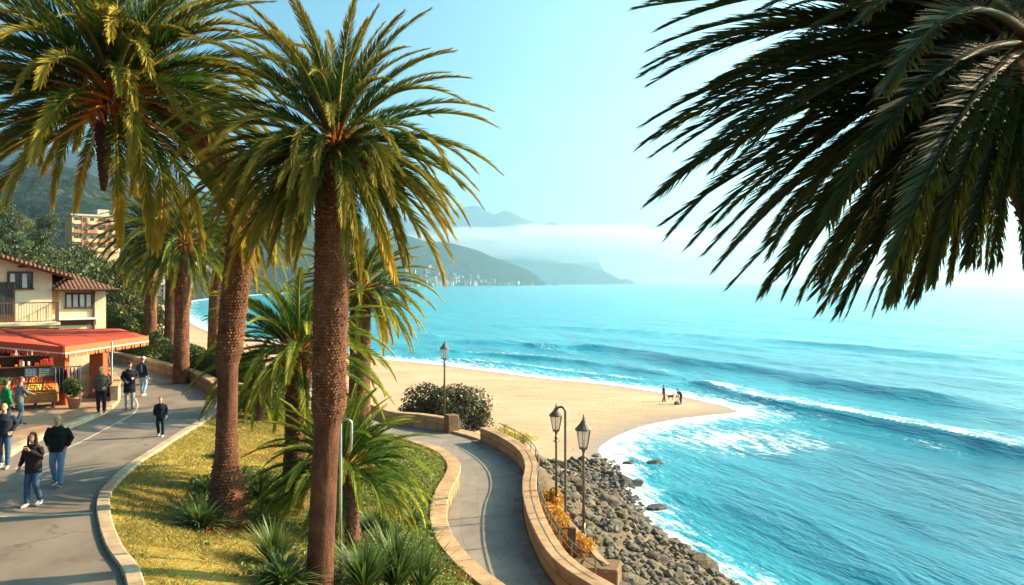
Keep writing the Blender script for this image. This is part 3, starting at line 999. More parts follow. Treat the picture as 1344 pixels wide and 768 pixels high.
ad = nt.nodes.new('ShaderNodeMix'); ad.data_type = 'RGBA'; ad.blend_type = 'ADD'; ad.inputs[0].default_value = 1
nt.links.new(mx.outputs[2], ad.inputs[6]); nt.links.new(gm_.outputs[2], ad.inputs[7]); nt.links.new(ad.outputs[2], bg.inputs['Color'])
bg.inputs['Strength'].default_value = .070
nt.links.new(bg.outputs[0], wo.inputs['Surface'])

sl = bpy.data.lights.new('sun', 'SUN'); sl.energy = 5.0; sl.angle = math.radians(.5); sl.color = (1, .77, .50)
so = bpy.data.objects.new('sun', sl); COL.objects.link(so)
sd = Vector((math.sin(SUN_AZ) * math.cos(SUN_EL), math.cos(SUN_AZ) * math.cos(SUN_EL), math.sin(SUN_EL)))
so.rotation_euler = sd.to_track_quat('Z', 'Y').to_euler(); so.location = sd * 60

cam = bpy.data.cameras.new('camera'); co_ = bpy.data.objects.new('camera', cam); COL.objects.link(co_)
cam.sensor_width = 36; cam.lens = 36 * F / 1344; cam.clip_start = .1; cam.clip_end = 40000
cam.shift_y = -(384 - HOR) / 1344
co_.location = (0, 0, CZ); co_.rotation_euler = (math.radians(90), 0, 0)
SC.camera = co_
SC.view_settings.view_transform = 'Standard'; SC.view_settings.look = 'None'
SC.view_settings.exposure = 1.75; SC.view_settings.gamma = 1.0
SC.cycles.use_denoising = True
SC.cycles.max_bounces = 6; SC.cycles.diffuse_bounces = 2; SC.cycles.glossy_bounces = 2; SC.cycles.transmission_bounces = 3; SC.cycles.transparent_max_bounces = 6; SC.cycles.volume_bounces = 1
SC.cycles.sample_clamp_indirect = 6

# ================================================================== palms
M['frond_hi'] = leafmat('palm_leaflets', (.015, .043, .008), (.056, .102, .015), (.33, .24, .028), .26, True, .62, .12)
M['rachis'] = plain('frond_stalk', (.33, .17, .045), .6, .3, .25, 14)


def rachis_mat():
    t = NT('palm_rachis'); a = t.attr('along')
    col = t.ramp(a, [(0, (.40, .13, .03)), (.18, (.34, .15, .035)), (.4, (.17, .15, .03)), (1, (.22, .17, .04))])
    col = t.mix(1.0, col, t.n('ObjectInfo').outputs['Color'], 'MULTIPLY')
    t.bsdf(col, .65, .12)
    return t.m


M['rachis'] = rachis_mat()


def frond_mesh(e0, droop, n, wid, seed, spread=1.0, lw=1.0):
    """unit-length pinnate leaf in the XZ plane, leaving the origin at elevation e0 (degrees) and arching down by `droop`"""
    r = np.random.default_rng(seed)
    K = 26
    s = np.linspace(0, 1, K)
    bend = np.radians(e0 - droop * s ** 1.25 + 1.5 * np.sin(s * 5 + seed))
    ds = 1 / (K - 1)
    sway = (r.random() - .5) * .09
    cx = np.concatenate([[0], np.cumsum(np.cos(bend[:-1]) * ds)]); cz = np.concatenate([[0], np.cumsum(np.sin(bend[:-1]) * ds)])
    cy = sway * s ** 2
    V = []; Fq = []; mi = []; al = []; rn = []
    # stalk
    for i in range(K):
        w = .0125 * (1 - s[i]) ** .8 + .0012; h = w * .7
        t = np.array([math.cos(bend[i]), 0, math.sin(bend[i])]); nn = np.array([-t[2], 0, t[0]])
        p = np.array([cx[i], cy[i], cz[i]])
        for a, b in ((w, 0), (0, h), (-w, 0), (0, -h)):
            V.append(p + np.array([0, a, 0]) + nn * b); al.append(s[i]); rn.append(.5)
    for i in range(K - 1):
        for k in range(4):
            j = (k + 1) % 4
            Fq.append((i * 4 + k, i * 4 + j, i * 4 + 4 + j, i * 4 + 4 + k)); mi.append(1)
    V = np.array(V)
    S = np.linspace(.11, 1.0, n) 
    out = [V]; b0 = len(V)
    for side in (-1, 1):
        q = np.clip(S + (r.random(n) - .5) * .006, 0, 1)
        P = np.stack([np.interp(q, s, cx), np.interp(q, s, cy), np.interp(q, s, cz)], 1)
        be = np.interp(q, s, bend)
        t = np.stack([np.cos(be), 0 * be, np.sin(be)], 1); nn = np.stack([-np.sin(be), 0 * be, np.cos(be)], 1)
        L = wid * np.minimum(1, .35 + (q - .08) * 3.2) * (1 - .55 * np.clip((q - .5) / .5, 0, 1) ** 1.6) * (.85 + .3 * r.random(n))
        a = np.radians(np.interp(q, [0, .3, 1], [50, 36, 15]) * spread + (r.random(n) - .5) * 12)
        v = np.radians(30 + (r.random(n) - .5) * 56)
        sd_ = np.zeros((n, 3)); sd_[:, 1] = side
        d = t * np.cos(a)[:, None] + (sd_ * np.cos(v)[:, None] + nn * np.sin(v)[:, None]) * np.sin(a)[:, None]
        wd = t - d * (d * t).sum(1)[:, None]; wd /= np.linalg.norm(wd, axis=1)[:, None] + 1e-9
        w = .0080 * lw * (.8 + .4 * r.random(n)) * (100 / n) ** .75
        g = np.array([0, 0, -1.0])
        mid = P + d * (L * .55)[:, None] + g * (L * .05)[:, None]
        tip = P + d * L[:, None] + g * (L * .09)[:, None] + t * (L * .16)[:, None]
        rows = [P - wd * (w * .35)[:, None], P + wd * (w * .35)[:, None], mid - wd * (w * .5)[:, None], mid + wd * (w * .5)[:, None], tip - wd * (w * .06)[:, None], tip + wd * (w * .06)[:, None]]
        blk = np.stack(rows, 1).reshape(-1, 3)
        out.append(blk)
        base = b0 + np.arange(n) * 6
        b0 += n * 6
        Fq += np.stack([base, base + 1, base + 3, base + 2], 1).tolist() + np.stack([base + 2, base + 3, base + 5, base + 4], 1).tolist()
        mi += [0] * (2 * n)
        rv = np.clip(r.random(n) * .7 + .3 * vn(q * 14, q * 0 + seed, seed=3), 0, 1)
        al += np.repeat(q, 6).reshape(n, 6).__add__(np.array([-.12, -.12, 0, 0, .16, .16])).ravel().tolist(); rn += np.repeat(rv, 6).tolist()
    return np_mesh('frond', np.vstack(out), np.array(Fq), [M['frond_hi'], M['rachis']], mi, dict(along=np.clip(al, 0, 1), rnd=rn))


ELEV = [84, 70, 55, 40, 25, 10, -8, -26, -46]
DROOP = [28, 42, 55, 66, 72, 70, 60, 46, 34]
LIB = {}
for tier, n, dk in (('hi', 150, 1), ('lo', 100, 1), ('st', 190, .55), ('st2', 170, .55)):
    LIB[tier] = [[frond_mesh(e, dk * dr * (1 + .16 * (v - 1)), n, .084 if dk < 1 else .104, 31 * i + v + (500 if tier in ('lo', 'st2') else 0), 1.0, .8 if dk < 1 else 1.0) for v in range(3)] for i, (e, dr) in enumerate(zip(ELEV, DROOP))]


def trunk_material():
    t = NT('palm_bark'); co = t.co('Object')
    n1 = t.noise(co, 3, 6, .6); n2 = t.noise(co, 38, 4, .7)
    low = t.ramp(n1, [(.3, (.085, .031, .018)), (.7, (.195, .078, .042))])
    hi = t.ramp(n1, [(.3, (.22, .10, .042)), (.7, (.46, .23, .10))])
    col = t.mix(t.math('MULTIPLY', t.attr('boot'), 1.0, clamp=True), low, hi)
    col = t.mix(1.0, col, t.ramp(n2, [(.3, (.65, .63, .6)), (.7, (1.2, 1.2, 1.2))]), 'MULTIPLY')
    fib = t.noise(t.mapping(co, (9, 9, 1.2)), 1.0, 6, .7, .6); blot = t.noise(co, .9, 5, .65, .5)
    col = t.mix(1.0, col, t.ramp(fib, [(.3, (.6, .6, .6)), (.7, (1.25, 1.22, 1.18))]), 'MULTIPLY')
    col = t.mix(1.0, col, t.ramp(blot, [(.3, (.7, .66, .62)), (.65, (1.15, 1.15, 1.15))]), 'MULTIPLY')
    t.bsdf(col, .85, .2, t.bump(t.math('ADD', n2, fib), .8, .03))
    return t.m


M['palmbark'] = trunk_material()


def trunk_mesh(path, rad, amp, boots, nu=96, dz=.03):
    """path: (x,y,z) stations; rad, amp, boots: per station (boots = leaf scars round the girth)"""
    P = smooth(path, .1); s = arclen3(P); L = s[-1]
    st = arclen3(np.array(path, float)); st = st / st[-1]
    n = int(L / dz)
    q = np.linspace(0, 1, n)
    C = np.stack([np.interp(q * L, s, P[:, k]) for k in range(3)], 1)
    R = np.interp(q, st, rad); Am = np.interp(q, st, amp)
    nb = boots
    th_ = np.linspace(0, 2 * PI, nu + 1)
    QQ, TH = np.meshgrid(q * L, th_, indexing='ij')
    rowh = 2 * PI * float(np.mean(rad)) / nb * 1.05
    vv = QQ / rowh + .9 * (fbm(np.cos(TH) * 3, np.sin(TH) * 3, QQ * 3, 3, 61) - .5); row = np.floor(vv); fv = vv - row
    uu = TH / (2 * PI) * nb + 1.1 * (fbm(np.cos(TH) * 3, np.sin(TH) * 3, QQ * 4, 3, 62) - .5) + .5 * (row % 2); col = np.floor(uu) % nb; fu = uu - np.floor(uu)
    jit = _hash(row.astype(np.int64), col.astype(np.int64), np.zeros_like(row).astype(np.int64), 5)
    sh = np.clip(1 - np.abs(fu - .5) * 2.0, 0, 1) ** .6 * np.clip(fv * 1.25, 0, 1) ** 1.4 * (fv < .9)
    sh = sh * (.05 + 1.35 * jit ** 1.3) * (.55 + .9 * fbm(np.cos(TH) * 1.5, np.sin(TH) * 1.5, QQ * .9, 3, 63))
    nz = fbm(np.cos(TH) * 2.2, np.sin(TH) * 2.2, QQ * 1.6, 3, 77) - .5
    rr_ = R[:, None] * (1 + .10 * nz) + Am[:, None] * sh
    V = np.stack([C[:, None, 0] + rr_ * np.cos(TH), C[:, None, 1] + rr_ * np.sin(TH), C[:, None, 2] + 0 * TH + Am[:, None] * sh * .5], -1)
    m = nu + 1
    idx = np.arange(n * m).reshape(n, m)
    F4 = np.stack([idx[:-1, :-1], idx[:-1, 1:], idx[1:, 1:], idx[1:, :-1]], -1).reshape(-1, 4)
    bo = sh * np.clip(Am / .03, 0, 1)[:, None]
    return np_mesh('trunk', V.reshape(-1, 3), F4, M['palmbark'], attrs=dict(boot=bo.ravel()))


def arclen3(P):
    return np.concatenate([[0], np.cumsum(np.linalg.norm(np.diff(P, axis=0), axis=1))])


def mesh_arrays(me):
    n = len(me.vertices); co = np.zeros(n * 3); me.vertices.foreach_get('co', co)
    f = np.zeros(len(me.loops), int); me.loops.foreach_get('vertex_index', f)
    mi = np.zeros(len(me.polygons), int); me.polygons.foreach_get('material_index', mi)
    out = []
    for a in ('along', 'rnd'):
        v = np.zeros(n); me.attributes[a].data.foreach_get('value', v); out.append(v)
    return co.reshape(-1, 3), f.reshape(-1, 4), mi, out[0], out[1]


def inner_fronds(t, top, rt, L, n, seed, lean, wide, tint, fit, ebias):
    """the many further fronds of a dense crown, as one mesh"""
    r = random.Random(seed + 99)
    Vs = []; Fs = []; Ms = []; Al = []; Rn = []; nb = 0
    class P: pass
    for i in range(n):
        az = r.random() * 6.283
        if lean: az = PI - .42 + 1.3 * (r.random() * 2 - 1)
        e = ebias[0] + (ebias[1] - ebias[0]) * r.random() ** 1.0
        k = min(range(len(ELEV)), key=lambda j: abs(ELEV[j] - e))
        me = LIB['st2' if lean else 'lo'][k][r.randrange(3)]
        co, f, mi, al, rn = CACHE.setdefault(me.name, mesh_arrays(me))
        sc = L * (.72 + .26 * r.random())
        o = P(); o.data = me; o.scale = Vector((sc, sc * wide, sc))
        o.location = top + Vector((math.cos(az), math.sin(az), 0)) * rt * .7 + Vector((0, 0, .1 - .3 * r.random())) * (L / 3.5)
        o.rotation_euler = Euler((math.radians((r.random() - .5) * 26), -math.radians(e - ELEV[k]), az))
        if fit: fit(o, t)
        Rm = np.array(o.rotation_euler.to_matrix())
        Vs.append((co * np.array(o.scale)) @ Rm.T + np.array(o.location)); Fs.append(f + nb); nb += len(co)
        Ms.append(mi); Al.append(al); Rn.append(np.clip(rn + (r.random() - .5) * .4, 0, 1))
    me = np_mesh('inner_fronds', np.vstack(Vs), np.vstack(Fs), [M['frond_hi'], M['rachis']], np.concatenate(Ms), dict(along=np.concatenate(Al), rnd=np.concatenate(Rn)))
    o = link('inner_fronds', me, t); o['kind'] = 'stuff'
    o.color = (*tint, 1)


CACHE = {}


def palm(label, base, path, rad, amp, L, nf, tier='lo', boots=22, seed=1, group='tall date palms along the promenade', emax=84, emin=-52, nu=72, dz=.04, tint=(1, 1, 1), stubs=True, az0=None, fit=None, epow=.95, lean=False, wide=1.0, extra=0, ebias=(20, -52), sag=0):
    """path relative to base; the last station is the crown"""
    r = random.Random(seed)
    t = thing('palm_tree', label, 'palm tree', base, 0, group)
    link('trunk', trunk_mesh(path, rad, amp, boots, nu, dz), t)
    top = Vector(path[-1]); rt = rad[-1]
    az = r.random() * 6.28 if az0 is None else az0
    for i in range(nf):
        f = (i + .5) / nf
        e = emax - (emax - emin) * f ** epow + (r.random() - .5) * 7
        k = min(range(len(ELEV)), key=lambda j: abs(ELEV[j] - e))
        az += 2.39996 + (r.random() - .5) * .22
        e -= sag * max(0, math.cos(az))
        a_use = az
        if lean:          # a lopsided crown, fuller on the side away from the wind
            a_use = (.55 + .9 * math.sin(az)) if i % 5 == 0 and e > -5 else (PI - .42 + 1.3 * math.sin(az))
        sc = L * (.72 + .28 * min(1, f * 3.5 + .25)) * (.9 + .2 * r.random())
        if f < .06: sc *= .75
        off = Vector((math.cos(a_use), math.sin(a_use), 0)) * (rt * .75 * min(1, .25 + f)) + Vector((0, 0, .30 - .62 * f)) * (L / 3.5)
        o = link('frond', LIB[tier][k][r.randrange(3)], t, top + off, (math.radians((r.random() - .5) * 14), -math.radians(e - ELEV[k]), a_use), (sc, sc * wide * (.85 + .35 * r.random()), sc))
        if fit: fit(o, t)
        old = max(0, f - .55) / .45
        b = .85 + .35 * r.random()
        dry = 1 if (f > .84 and r.random() < .35) else 0
        cr, cg, cb = (b * (1 + .30 * old), b * (1 + .12 * old), b * (1 - .1 * old))
        if dry: cr, cg, cb = 1.9 * b, 1.45 * b, .9 * b
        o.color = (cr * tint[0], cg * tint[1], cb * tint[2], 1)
    if extra:
        inner_fronds(t, top, rt, L, extra, seed, lean, wide, tint, fit, ebias)
    if stubs:
        mb = MB()
        for i in range(46):
            a = i * 2.4; z = -.15 - .75 * (i / 46) ** .9
            d = Vector((math.cos(a), math.sin(a), .95 + .3 * r.random())).normalized()
            p = top + Vector((math.cos(a) * rt * .8, math.sin(a) * rt * .8, z * L / 3.5))
            ln = (.22 + .2 * r.random()) * L / 3.5
            mb.tube([p, p + d * ln * .6, p + d * ln + Vector((0, 0, .05))], [(.045, .022), (.035, .016), (.02, .01)], 5)
        mb.build('petiole_stubs', M['rachis_old'], t)
    return t


M['rachis_old'] = plain('old_stalks', (.34, .13, .04), .75, .2, .35, 10)


def rel(base, pts):
    return [tuple(Vector(p) - Vector(base)) for p in pts]


# the tall palm standing nearest, in the middle
d1 = 15.2
b1 = on_ground(417, d1)
T = [b1 - Vector((0, 0, .3)), D(419, 768, d1), D(424, 660, d1), D(429, 560, d1), D(431, 536, d1), D(434, 420, d1), D(437, 300, d1), D(439, 230, d1), D(440, 188, d1)]
PALM_FRONT = palm('tallest palm, straight rough brown trunk rising unbroken through the middle, nearest in the garden', b1, rel(b1, T), [.31, .25, .232, .228, .29, .30, .305, .32, .30], [.004, .003, .003, .004, .05, .042, .042, .05, .06], 2.75, 98, 'hi', 34, 3, nu=204, dz=.012, emin=-34, epow=1.1, extra=75)
# the palm left of it, its trunk standing by the kerb
b2 = G(297, 689)
d2 = b2.y
T = [b2 - Vector((0, 0, .2)), b2 + Vector((0, 0, .05)), D(297, 625, d2), D(297, 600, d2), D(298, 540, d2), D(299, 482, d2), D(300, 466, d2), D(309, 380, d2), D(318, 300, d2 - .3), D(306, 235, d2 - .8), D(255, 175, d2 - 1.3), D(190, 137, d2 - 1.6), D(150, 122, d2 - 1.7)]
PALM_LEFT = palm('palm by the road kerb with smooth lower trunk, leaning top and hanging dark flower stalk', b2, rel(b2, T), [.42, .38, .31, .245, .22, .22, .27, .29, .30, .30, .30, .30, .30], [.09, .09, .07, .02, .008, .008, .05, .05, .05, .05, .05, .05, .05], 4.1, 98, 'hi', 28, 8, nu=168, dz=.014, extra=46, ebias=(50, 0), sag=16, emin=-22, tint=(1.06, 1.0, .9))
mb = MB(); top = Vector(T[-1]) - b2
tip = Vector(D(136, 250, d2 - 2.0)) - b2; st0 = Vector(D(136, 160, d2 - 2.0)) - b2
mb.tube([top + Vector((0, -.2, 0)), st0 + Vector((0, 0, .2)), st0], [.05, .06, .07], 8)
r_ = random.Random(4)
for i in range(150):
    f = i / 150; p = st0.lerp(tip, f * .95); a = i * 2.4
    w = .16 * (1 - f) ** .7 + .03
    mb.tube([p, p + Vector((math.cos(a) * w * .6, math.sin(a) * w * .6, -.03)), p + Vector((math.cos(a) * w, math.sin(a) * w, -.10))], [.035, .045, .012], 5)
mb.build('flower_stalk', plain('dry_flower_stalk', (.085, .032, .022), .8, .2, .4, 12), PALM_LEFT)
def short_fronds(o, t):
    """the fronds of the overhanging palm are shorter on the side of the eye: trimmed where they would reach too far down"""
    n = 26 * 4
    tip = o.data.vertices[n - 2].co
    R = o.rotation_euler.to_matrix()
    for k in range(12):
        p = t.location + o.location + R @ Vector((tip.x * o.scale.x, tip.y * o.scale.y, tip.z * o.scale.z))
        if p.y < 1.0: o.scale = o.scale * .88; continue
        X = 672 + F * p.x / p.y; Yp = HOR + F * (CZ - p.z) / p.y
        lim = np.interp(X, [820, 850, 930, 1020, 1125, 1200, 1260, 1320, 1500], [180, 270, 380, 395, 418, 395, 365, 350, 420])
        if X > 1420 or (X > 838 and Yp < lim): break
        o.scale = o.scale * .93


# the palm overhanging from the right edge of the view
b3 = Vector((5.6, 6.6, GZ(5.6, 6.6)))
T = [b3 - Vector((0, 0, .2)), D(1560, 760, 6.6), D(1450, 430, 6.6), D(1384, 230, 6.6), D(1366, 120, 6.6), D(1352, 55, 6.6)]
palm('palm overhanging from above at the corner of the view, fronds tinted dark as a silhouette against the bright sky', b3, rel(b3, T), [.36, .3, .30, .34, .36, .30], [.03, .02, .03, .05, .06, .06], 3.4, 99, 'st', 28, 12, nu=120, dz=.02, tint=(.15, .20, .15), emin=-66, emax=62, lean=True, wide=1.15, extra=42, ebias=(45, -40), fit=short_fronds)  # tint carries the backlit shade of these fronds


def simple_palm(label, px, pybase, pxc, pyc, rl, rh, L, nf, seed, d=None, group='tall date palms along the promenade', mids=(), **kw):
    b = G(px, pybase) if d is None else on_ground(px, d)
    d = b.y
    pts = [b - Vector((0, 0, .2))] + [Vector(D(x, y, d)) for x, y in mids] + [Vector(D(pxc, pyc, d))]
    if not mids:
        pts.insert(1, pts[0].lerp(pts[-1], .5))
    n = len(pts)
    rad = np.interp(np.linspace(0, 1, n), [0, .5, 1], [rl * 1.15, rl, rh]).tolist()
    return palm(label, b, rel(b, pts), rad, kw.pop('amp', [.025] * (n - 1) + [.05]), L, nf, kw.pop('tier', 'lo'), kw.pop('boots', 20), seed, group, **kw)


simple_palm('shorter palm with bright arching fronds just behind the tall middle palm, swollen rough trunk', 385, 664, 392, 458, .27, .33, 2.6, 64, 21, mids=((386, 610), (388, 580), (391, 500)), amp=[.02, .01, .03, .045, .05], tier='hi', emin=-28, wide=1.3, extra=24, ebias=(70, 0), tint=(1.0, 1.25, .95), nu=96, dz=.025)
simple_palm('low palm with fan of green fronds beside the curved garden wall', 452, 708, 450, 613, .33, .30, 2.2, 74, 22, tier='hi', emin=-22, wide=1.3, extra=24, ebias=(75, 0), tint=(.95, 1.25, 1.0), amp=[.04, .05, .05], nu=96, dz=.025, group='low palms in the garden')
simple_palm('palm farther back with golden fronds, seen against the sea and beach', 471, 0, 474, 378, .40, .40, 3.0, 84, 23, d=33, emin=-34, wide=1.3, tint=(1.15, 1.25, .9))
simple_palm('small dark palm behind the lawn flowers, trunk almost hidden', 337, 552, 342, 512, .22, .2, 2.0, 50, 24, emin=-20, tint=(.85, 1.1, .95), group='low palms in the garden')
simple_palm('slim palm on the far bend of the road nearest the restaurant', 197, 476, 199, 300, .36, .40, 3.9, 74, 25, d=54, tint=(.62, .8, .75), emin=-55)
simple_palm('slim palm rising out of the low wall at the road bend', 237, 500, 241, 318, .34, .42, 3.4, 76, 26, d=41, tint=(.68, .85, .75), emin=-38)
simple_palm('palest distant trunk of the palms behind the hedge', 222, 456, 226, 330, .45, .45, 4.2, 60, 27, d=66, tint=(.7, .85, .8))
simple_palm('palm half hidden behind the kerb palm, its golden fronds showing to one side', 281, 500, 318, 285, .40, .42, 4.4, 80, 28, d=52, tint=(1.0, 1.05, .85), mids=((282, 440), (288, 360)), emin=-50)


# ================================================================== leafy plants
def leaf_cloud(pts, size, mat_, seed=0, name='foliage', rnd=None, asp=.28, updir=None):
    """one quad per point"""
    r = np.random.default_rng(seed); n = len(pts)
    d = r.normal(size=(n, 3)); d /= np.linalg.norm(d, axis=1)[:, None]
    if updir is not None: d = d * .7 + updir * .6
    e = r.normal(size=(n, 3)); e = np.cross(d, e); e /= np.linalg.norm(e, axis=1)[:, None] + 1e-9
    d /= np.linalg.norm(d, axis=1)[:, None] + 1e-9
    s = size * (.6 + .8 * r.random(n))[:, None]
    V = np.stack([pts - d * s * .5, pts + e * s * asp, pts + d * s * .5, pts - e * s * asp], 1).reshape(-1, 3)
    Q = np.arange(4 * n).reshape(-1, 4)
    rv = r.random(n) if rnd is None else np.clip(rnd * .65 + .35 * r.random(n), 0, 1)
    return np_mesh(name, V, Q, mat_, attrs=dict(rnd=np.repeat(rv, 4), along=np.zeros(4 * n)))


def lobes(K, R, Z, seed, n, lob=.42, zc=0.0, low=.35):
    r = np.random.default_rng(seed)
    c = r.normal(size=(K, 3)); c /= np.linalg.norm(c, axis=1)[:, None]
    c *= (r.random(K) ** .4)[:, None]
    c = c * np.array([R * .72, R * .72, Z * .72])
    c[:, 2] = np.where(c[:, 2] < 0, c[:, 2] * low * 2, c[:, 2])
    rad = (lob * (.6 + .8 * r.random(K)))
    k = r.integers(0, K, n)
    d = r.normal(size=(n, 3)); d /= np.linalg.norm(d, axis=1)[:, None]
    p = c[k] + d * (rad[k] * (.55 + .5 * r.random(n) ** .5))[:, None] * np.array([R, R, Z])
    p[:, 2] += zc
    return p, r.random(K)[k], c


G1 = leafmat('tree_leaves', (.020, .032, .008), (.075, .085, .018), None, .2)
G2 = leafmat('light_leaves', (.05, .065, .012), (.16, .16, .03), None, .25)
G3 = leafmat('hedge_leaves', (.022, .040, .010), (.085, .115, .020), None, .2)
G4 = leafmat('bush_leaves', (.035, .036, .016), (.14, .12, .055), None, .15)
G5 = leafmat('dry_orange_leaves', (.34, .13, .015), (.55, .28, .03), None, .25)
G6 = leafmat('yellow_leaves', (.28, .22, .02), (.50, .40, .04), None, .25)
G7 = leafmat('blade_leaves', (.018, .045, .010), (.075, .125, .022), (.17, .21, .05), .25)
G8 = leafmat('cover_leaves', (.05, .075, .012), (.17, .18, .03), None, .25)
G9 = leafmat('red_flowers', (.35, .03, .015), (.55, .10, .03), None, .25)


def tree_proto(seed, H, R, mat_, n=4200, leaf=.34, label='', group='', cat='tree'):
    t = thing('broadleaf_tree', label, cat, (0, 0, -500), 0, group)
    Z = R * .85; zc = H - Z * 1.02
    p, rv, c = lobes(15, R, Z, seed, n, .40, zc)
    mb = MB()
    mb.tube([(0, 0, -.4), (.1, .05, zc * .5), (.05, 0, zc)], [.26, .2, .13], 9)
    for k in range(7):
        q = c[k]
        mb.tube([(.06, .02, zc * .55 + .2 * k), (q[0] * .5, q[1] * .5, zc * .8 + q[2] * .3), (q[0], q[1], zc + q[2])], [.11, .075, .03], 6)
    mb.build('trunk', M['bark'], t, smooth_=True)
    link('crown', leaf_cloud(p, leaf, mat_, seed, 'crown', rv), t)
    return t


def hill_spot(px, d):
    return on_ground(px, d)


tree_seed = random.Random(3)
HT = 'trees on the wooded hillside behind the houses'
prot = [tree_proto(s, 8.5, 3.6, m, label='ordinary middling tree among the woods on the slope behind the restaurant', group=HT) for s, m in ((1, G1), (2, G1), (3, G2))]
spots = []
for k in range(64):
    px = tree_seed.uniform(-120, 188); d = tree_seed.uniform(74, 300) if k > 20 else tree_seed.uniform(70, 120)
    if d < 92 and px > 120: continue
    spots.append((px, d))
spots += [(18, 120), (45, 128), (75, 140), (92, 150), (-10, 110), (60, 115), (100, 135), (30, 170), (85, 200), (120, 160), (140, 140)]
first = {}
for i, (px, d) in enumerate(spots):
    if d > 150 and 70 < px < 160: d = 110 + (i % 5) * 8
    k = (0, 1, 0, 2, 1, 0, 1)[i % 7]
    s = tree_seed.uniform(.75, 1.25) * (1 + max(0, d - 120) / 400)
    p = hill_spot(px, d)
    if k in first:
        copy_thing(prot[k], p, tree_seed.uniform(0, 6), scale=(s, s, s * tree_seed.uniform(.85, 1.15)))
    else:
        first[k] = 1; prot[k].location = p; prot[k].scale = (s, s, s)
# single trees that stand out
for (px, d, H, R, sd, m, lab) in ((62, 105, 13, 6.5, 11, G1, 'big dark rounded tree rising above the red roof in front of the apartment block'),
                                  (14, 95, 9, 4.5, 12, G2, 'bright bushy tree right behind the upper house roof'),
                                  (168, 66, 6.4, 2.6, 13, G2, 'pale green tree beside the house, near the beach'),
                                  (186, 74, 5.4, 2.4, 14, G1, 'dark round tree beside the slim far palm, over the sand')):
    t = tree_proto(sd, H, R, m, 9000, .30, lab, None)
    t.location = hill_spot(px, d)


def bush(name, label, cat, base, R, Z, mat_, n, leaf, seed, group=None, K=12, lob=.45, sx=1.0):
    t = thing(name, label, cat, base, 0, group)
    p, rv, c = lobes(K, R, Z, seed, n, lob, Z * .45)
    p[:, 0] *= sx; p[:, 2] = np.maximum(p[:, 2], -.05)
    link('foliage', leaf_cloud(p, leaf, mat_, seed, 'foliage', rv), t)
    mb = MB()
    for q in c[:9]:
        mb.tube([(0, 0, -.15), (q[0] * .4 * sx, q[1] * .4, Z * .3), (q[0] * sx, q[1], max(.1, q[2] + Z * .45))], [.05, .035, .012], 5)
    mb.build('stems', M['bark'], t)
    return t


bb = Vector(D(592, 540, 48.5)); bb.z = GZ(bb.x, bb.y)
bush('coastal_bush', 'large olive brown bush behind the parapet by the lone lamp post, edge of beach', 'bush', (bb.x - .2, bb.y + .6, D(592, 566, 48.5)[2]), 1.8, 2.0, G4, 34000, .17, 41, K=40, lob=.40, sx=1.5)
bush('grey_shrub', 'small pale grey shrub at the gap in the parapet', 'bush', Vector(D(596, 556, 46.4)) - Vector((0, 0, .5)), .55, .6, leafmat('grey_leaves', (.14, .12, .09), (.3, .27, .22), None, .1), 1500, .07, 42)
for k, (px, py, d) in enumerate(((652, 573, 43.2), (665, 577, 42.0), (678, 583, 40.6))):
    bush('yellow_shrub', 'yellow flowering shrub outside the parapet, in a row of three by the railing', 'shrub', Vector(D(px, py, d)) - Vector((0, 0, .15)) + Vector((.25, .4, 0)), .75, .5, G6, 1800, .07, 50 + k, 'yellow shrubs outside the parapet')
olab = ['dry orange shrub in the parapet planter, highest up and rounded, below the twin lamps', 'dry orange shrub in the middle of the parapet planter', 'dry orange shrub between the middle one and the wooden post', 'dry orange tufted shrub just behind the wooden post', 'dry orange shrub ending the planter on the seaward side of the wooden post']
for k, (px, py, d) in enumerate(((717, 664, 29.4), (719, 688, 27.3), (729, 710, 25.8), (741, 728, 24.5), (761, 738, 24.2))):
    p = Vector(D(px, py, d)) + Vector((.12, 0, -.12))
    bush('orange_shrub', olab[k], 'shrub', p, .52, .55, G5, 3000, .085, 60 + k, 'dry orange shrubs along the parapet', lob=.5)


def blades(n, L, seed, mat_, w=.028, e=(20, 85), droop=60):
    r = np.random.default_rng(seed)
    V = []; al = []; rn = []; Fq = []
    for i in range(n):
        az = r.random() * 6.283; el = math.radians(r.uniform(*e)); l = L * r.uniform(.6, 1.1); dr = math.radians(droop * r.uniform(.5, 1.2))
        p = np.array([math.cos(az), math.sin(az), 0]) * .05 * r.random(); b = len(V); K = 5
        sd_ = np.array([-math.sin(az), math.cos(az), 0]); rv = r.random()
        for k in range(K):
            f = k / (K - 1); a = el - dr * f ** 1.3
            ww = w * (1 - f) ** .6 * (.55 + 1.2 * f if f < .4 else 1.0) + .001
            V += [p + sd_ * ww, p - sd_ * ww]; al += [f, f]; rn += [rv, rv]
            p = p + np.array([math.cos(az) * math.cos(a), math.sin(az) * math.cos(a), math.sin(a)]) * l / (K - 1)
        for k in range(K - 1):
            q = b + 2 * k; Fq.append((q, q + 1, q + 3, q + 2))
    return np_mesh('blades', np.array(V), np.array(Fq), mat_, attrs=dict(along=al, rnd=rn))


